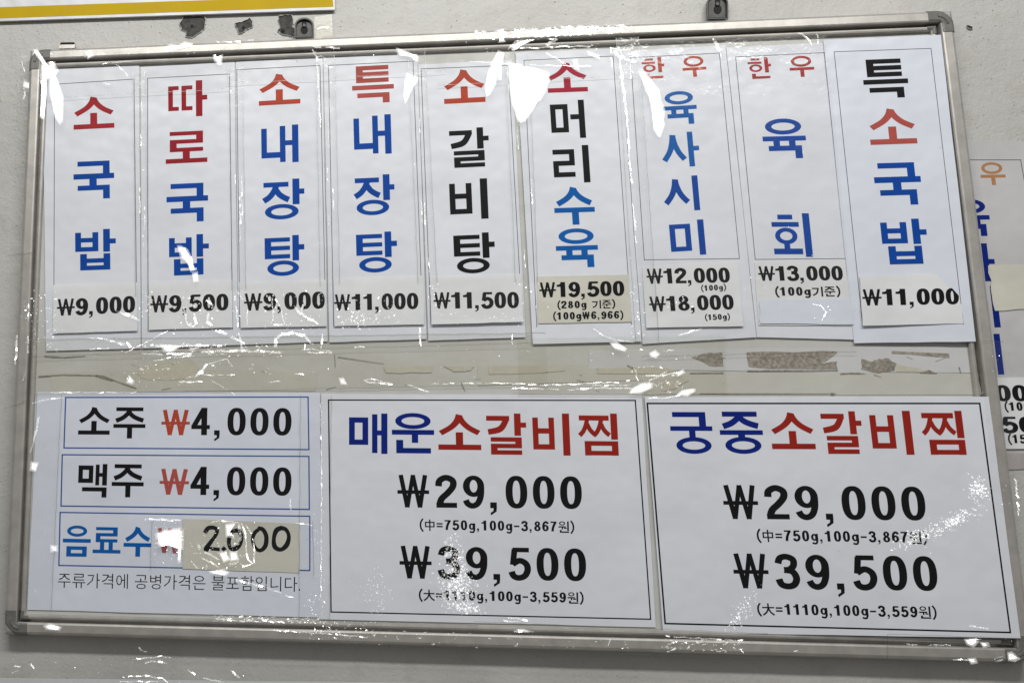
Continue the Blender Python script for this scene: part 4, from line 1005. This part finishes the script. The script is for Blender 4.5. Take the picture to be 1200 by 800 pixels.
# 10 drinks sheet, right edge and left edge
o = film([(352, 462), (388, 464), (386, 735), (350, 732)], .0160, 'clear tape down the right edge of the drinks sheet', edges='lr'); q = Glints()
glint_crease(q, [(376, 470), (376.5, 520), (377, 570), (376.5, 640), (376, 700)], .9, .0164, .08); sparks(q, (372, 465, 380, 720), 60, 1.2, .0164); sparks(q, (355, 695, 384, 728), 50, 1.9, .0164); glint_crease(q, [(340, 584), (341, 598)], 1.4, .0164); glints(o, q)
o = film([(178, 605), (366, 610), (368, 674), (176, 668)], .0168, 'crinkled clear tape over the handwritten price', edges='lr'); q = Glints(); E9 = .0172
ZA = lambda L: Z(L, 160, 590, 5.0)
flash(q, ZA([(130, 175), (190, 160), (250, 150), (262, 165), (262, 210), (200, 220), (135, 225)]), E9); flash(q, ZA([(135, 228), (200, 223), (262, 213), (262, 262), (235, 258), (190, 240), (150, 250)]), E9); glint_crease(q, ZA([(50, 90), (120, 92), (200, 96), (258, 98)]), 2.2, E9); flash(q, ZA([(248, 265), (260, 265), (258, 330), (248, 320)]), E9)
glint_crease(q, ZA([(320, 330), (345, 365), (362, 375)]), 1.4, E9); glint_crease(q, ZA([(360, 240), (375, 265)]), 4, E9); glint_crease(q, ZA([(385, 320), (430, 338), (480, 368)]), 1.8, E9); glint_crease(q, ZA([(400, 280), (440, 300), (480, 330)]), 3.2, E9); flash(q, ZA([(495, 295), (520, 290), (540, 320), (515, 330)]), E9); flash(q, ZA([(555, 290), (580, 292), (590, 320), (560, 325)]), E9)
glint_crease(q, ZA([(545, 355), (600, 340)]), 3, E9); glint_crease(q, ZA([(615, 110), (640, 180), (642, 260), (650, 320), (680, 350)]), 1.8, E9); glint_crease(q, ZA([(640, 120), (670, 170), (688, 230), (690, 345), (620, 370)]), 1.6, E9); glint_crease(q, ZA([(440, 105), (500, 100), (600, 110)]), 1.4, E9); flash(q, ZA([(530, 130), (575, 122), (545, 165), (575, 190), (535, 180)]), E9); glint_crease(q, ZA([(590, 240), (610, 200), (600, 120)]), 3, E9)
flash(q, ZA([(440, 395), (500, 390), (530, 400), (510, 414), (450, 404)]), E9); glint_crease(q, ZA([(580, 445, 3), (660, 465, 2.4), (740, 485, 2), (830, 515, 2), (915, 550, 1)]), 2, E9); glint_crease(q, ZA([(935, 110), (1030, 126)]), .8, E9)
sparks(q, (176, 608, 212, 660), 110, 1.9, E9); sparks(q, (212, 612, 245, 640), 24, 1.3, E9); sparks(q, (225, 635, 290, 668), 110, 1.9, E9); sparks(q, (240, 610, 300, 640), 46, 1.7, E9); sparks(q, (355, 695, 372, 715), 10, 1.6, E9); glints(o, q)
o = film([(34, 462), (72, 462), (60, 716), (26, 712)], .0162, 'clear tape down the left edge of the drinks sheet', edges='r'); q = Glints()
glint_crease(q, [(46, 488, 2.4), (42, 508, 2.4), (36, 530, 1)], 2, .0166); glint_crease(q, [(38, 472), (60, 467), (80, 466)], 1.1, .0166); flash(q, [(38, 543), (43, 544), (42, 550), (38, 549)], .0166); sparks(q, (34, 465, 56, 705), 14, 1.3, .0166); flash(q, [(61, 640), (65, 641), (66, 644), (62, 644)], .0166); glints(o, q)
# 11 tapes on the frame
o = film([(8, 300), (38, 296), (30, 470), (4, 480)], .0230, 'clear tape wrapped over the left rail of the frame', edges='tb'); q = Glints()
sparks(q, (22, 352, 36, 372), 26, 1.6, .0236); glint_crease(q, [(20, 392, 2), (19.5, 412, 3), (18, 428, 1.4)], 2, .0236); glint_crease(q, [(33, 388), (33, 414)], 1.6, .0236); glint_crease(q, [(34, 356), (33, 376)], 1.2, .0236); glint_crease(q, [(30, 437), (26, 447)], 1.2, .0236); glints(o, q)
o = film([(130, 718), (560, 732), (560, 760), (130, 748)], .0236, 'crinkled clear tape along the bottom rail below the drinks sheet', depths=[.0180, .0180, .0236, .0236], edges='tb'); q = Glints()
sparks(q, (250, 720, 375, 727), 150, 2.2, .0190, .022, ang=0.03); sparks(q, (360, 727, 440, 748), 170, 2.2, .0238, .02); glint_crease(q, [(248, 724), (280, 727), (330, 728)], 1.3, .020); flash(q, [(54, 733), (60, 732), (70, 734), (68, 737), (58, 736)], .0226)
sparks(q, (440, 736, 560, 756), 40, 1.8, .0240, .02, ang=0); glint_crease(q, [(320, 738), (380, 742), (430, 746)], 1.4, .0238); glints(o, q)
o = film([(556, 728), (900, 742), (900, 773), (556, 760)], .0236, 'clear tape along the bottom rail below the middle sheet', depths=[.0180, .0180, .0236, .0236], edges='tb'); q = Glints()
glint_crease(q, [(602, 739.5, 3), (612, 738.5, 3.4), (625, 739.5, 2.6)], 3, .0238); glint_crease(q, [(595, 723), (606, 724), (618, 727)], 1.8, .0170); glint_crease(q, [(590, 727), (610, 728)], 1.4, .0170); glint_crease(q, [(715, 748), (712, 756)], 1.6, .024); glint_crease(q, [(780, 745), (830, 748), (870, 750)], 1.4, .0236)
sparks(q, (780, 748, 870, 754), 70, 2.4, .0240, .02, ang=0); sparks(q, (780, 757, 870, 763), 60, 2.4, .0240, .02, ang=0); sparks(q, (560, 746, 780, 756), 40, 1.6, .0240, .02, ang=0); glint_crease(q, [(930, 763), (940, 760)], 1.6, .024); glints(o, q)
o = film([(1040, 742), (1206, 748), (1208, 776), (1040, 772)], .0244, 'clear tape over the lower right corner of the frame', edges='tlb'); q = Glints(); ZB = lambda L: Z(L, 1050, 700, 8.0)
flash(q, ZB([(660, 395), (730, 390), (735, 410), (700, 436), (670, 425)]), .0248); glint_crease(q, ZB([(100, 436), (200, 435)]), 1.4, .0248); glint_crease(q, ZB([(300, 442), (400, 440), (510, 444)]), 1.0, .0248); flash(q, ZB([(805, 425), (835, 428), (838, 442), (815, 445)]), .0248); flash(q, ZB([(1060, 530), (1080, 527), (1112, 560), (1080, 568), (1050, 570)]), .0248)
glint_crease(q, ZB([(915, 575), (1000, 546)]), 1.4, .0248); glint_crease(q, ZB([(930, 592), (1000, 582)]), 1.8, .0248); glint_crease(q, ZB([(530, 576), (620, 578), (690, 584)]), 1.4, .0248); flash(q, ZB([(690, 578), (720, 578), (725, 596), (700, 600)]), .0248); glint_crease(q, ZB([(690, 390), (800, 388)]), 1.2, .0248); glint_crease(q, ZB([(685, 262, 4), (740, 268, 2), (860, 290, 1.6)]), 2, .0248); sparks(q, (1060, 748, 1200, 772), 30, 1.3, .0248); glints(o, q)
o = film([(1146, 400), (1176, 400), (1200, 600), (1166, 600)], .0240, 'clear tape over the right rail beside the bottom right sheet', edges='t'); q = Glints()
glint_crease(q, [(1189, 560, 1.4), (1192, 588, 3), (1193, 604, 1)], 2, .0244); sparks(q, (1150, 410, 1175, 460), 16, 1.4, .0244); sparks(q, (1170, 560, 1196, 620), 16, 1.6, .0244); sparks(q, (1128, 60, 1160, 400), 12, 1.0, .0236); glints(o, q)
# 12 crumpled film on the wall under the board
o = film([(10, 768), (560, 772), (600, 806), (-20, 806)], .0075, 'crumpled clear film on the wall below the board', name='clear_film', mat_='film', edges='', rag=2.0); q = Glints()
for L_, w_ in (([(17, 779), (24, 781), (26, 784)], 1.8), ([(36, 777), (41, 783)], 2), ([(14, 788), (22, 785)], 1.4), ([(160, 771), (175, 770), (190, 768), (200, 770)], 1.4), ([(170, 776), (180, 774), (196, 776)], 2), ([(150, 792), (170, 791), (190, 794), (197, 799)], 1.6), ([(220, 784), (229, 790), (226, 794)], 1.8), ([(238, 794), (250, 796), (262, 799)], 1.8), ([(272, 786), (281, 793)], 2), ([(162, 756), (166, 762), (172, 764)], 1.8), ([(140, 798), (185, 798)], 1.0)):
    glint_crease(q, L_, w_, .0090)
sparks(q, (10, 770, 120, 798), 18, 1.5, .0090); sparks(q, (80, 756, 300, 780), 22, 1.3, .0090); sparks(q, (140, 780, 300, 799), 30, 1.6, .0090); glints(o, q)
# 13 film on wall left of the board
o = film([(22, 66), (44, 62), (40, 140), (20, 144)], .010, 'loose end of clear tape on the wall left of the top left corner', edges='l'); q = Glints()
glint_crease(q, [(25, 73), (27, 79), (29, 84)], 1.4, .0105); flash(q, [(30, 98), (33, 99), (33, 102), (30, 101)], .0105); glint_crease(q, [(28.5, 104), (29.5, 112), (28, 117)], 1.8, .0105); glints(o, q)
# 14 crumpled tape right of the left bracket
o = film([(369, 20), (388, 17), (390, 42), (368, 46)], .0100, 'yellowed crumpled tape end beside the left hanging bracket', mat_='film_flat', edges='r'); q = Glints()
glint_crease(q, [(372, 34), (378, 32), (385, 33)], 1.2, .0105); sparks(q, (372, 28, 388, 44), 4, 1.0, .0105); glints(o, q)
# ---- glare speckle of the wrinkled laminate, built as tiny facets aimed at the lamp
def glitter(sh, clusters):
    q = MB()
    for x, y, rx, ry, n, ang, size in clusters:
        for _ in range(n):
            a, b_ = random.gauss(0, .5), random.gauss(0, .5); ca, sa = math.cos(ang), math.sin(ang)
            gx, gy = x + rx * a * ca - ry * b_ * sa, y + rx * a * sa + ry * b_ * ca
            s_ = size * random.uniform(.5, 1.5); t0 = random.uniform(0, 6.28)
            P = [sh.p(gx + s_ * random.uniform(.5, 1) * math.cos(t0 + k * 1.57), gy + s_ * random.uniform(.5, 1) * math.sin(t0 + k * 1.57), .00035) for k in range(4)]
            c = sum(P, Vector()) / 4; n_ = (glint_normal(c) + Vector((random.uniform(-.08, .08), 0, random.uniform(-.08, .08)))).normalized()
            out = [Vector((p_.x, p_.y - ((p_ - c).x * n_.x + (p_ - c).z * n_.z) / n_.y, p_.z)) for p_ in P]
            lift = max((o_.y - p_.y) for o_, p_ in zip(out, P)); q.add([Vector((o_.x, o_.y - lift, o_.z)) for o_ in out], [(0, 1, 2, 3)])
    tag(q.build('laminate_glint', M['facet_soft'], sh.ob), kind='stuff')
glitter(md, [(534, 658, 11, 26, 200, -.15, 1.4), (535, 687, 22, 22, 400, .2, 1.4), (545, 712, 20, 8, 110, .1, 1.4), (524, 646, 6, 10, 30, 0, 1.3), (440, 690, 22, 24, 90, 0, .8), (445, 712, 14, 14, 40, 0, .8), (535, 632, 14, 8, 30, 0, .9)])
glitter(rt, [(1146, 573, 12, 14, 120, .3, 1.4), (1118, 610, 26, 8, 150, -.45, 1.5), (1078, 628, 34, 9, 170, -.35, 1.3), (868, 718, 9, 26, 130, .6, 1.2), (1148, 590, 10, 20, 30, 0, 1.0), (1110, 617, 40, 16, 40, -.4, .8)])
glitter(dr, [(370, 640, 8, 60, 40, 0, .7)])
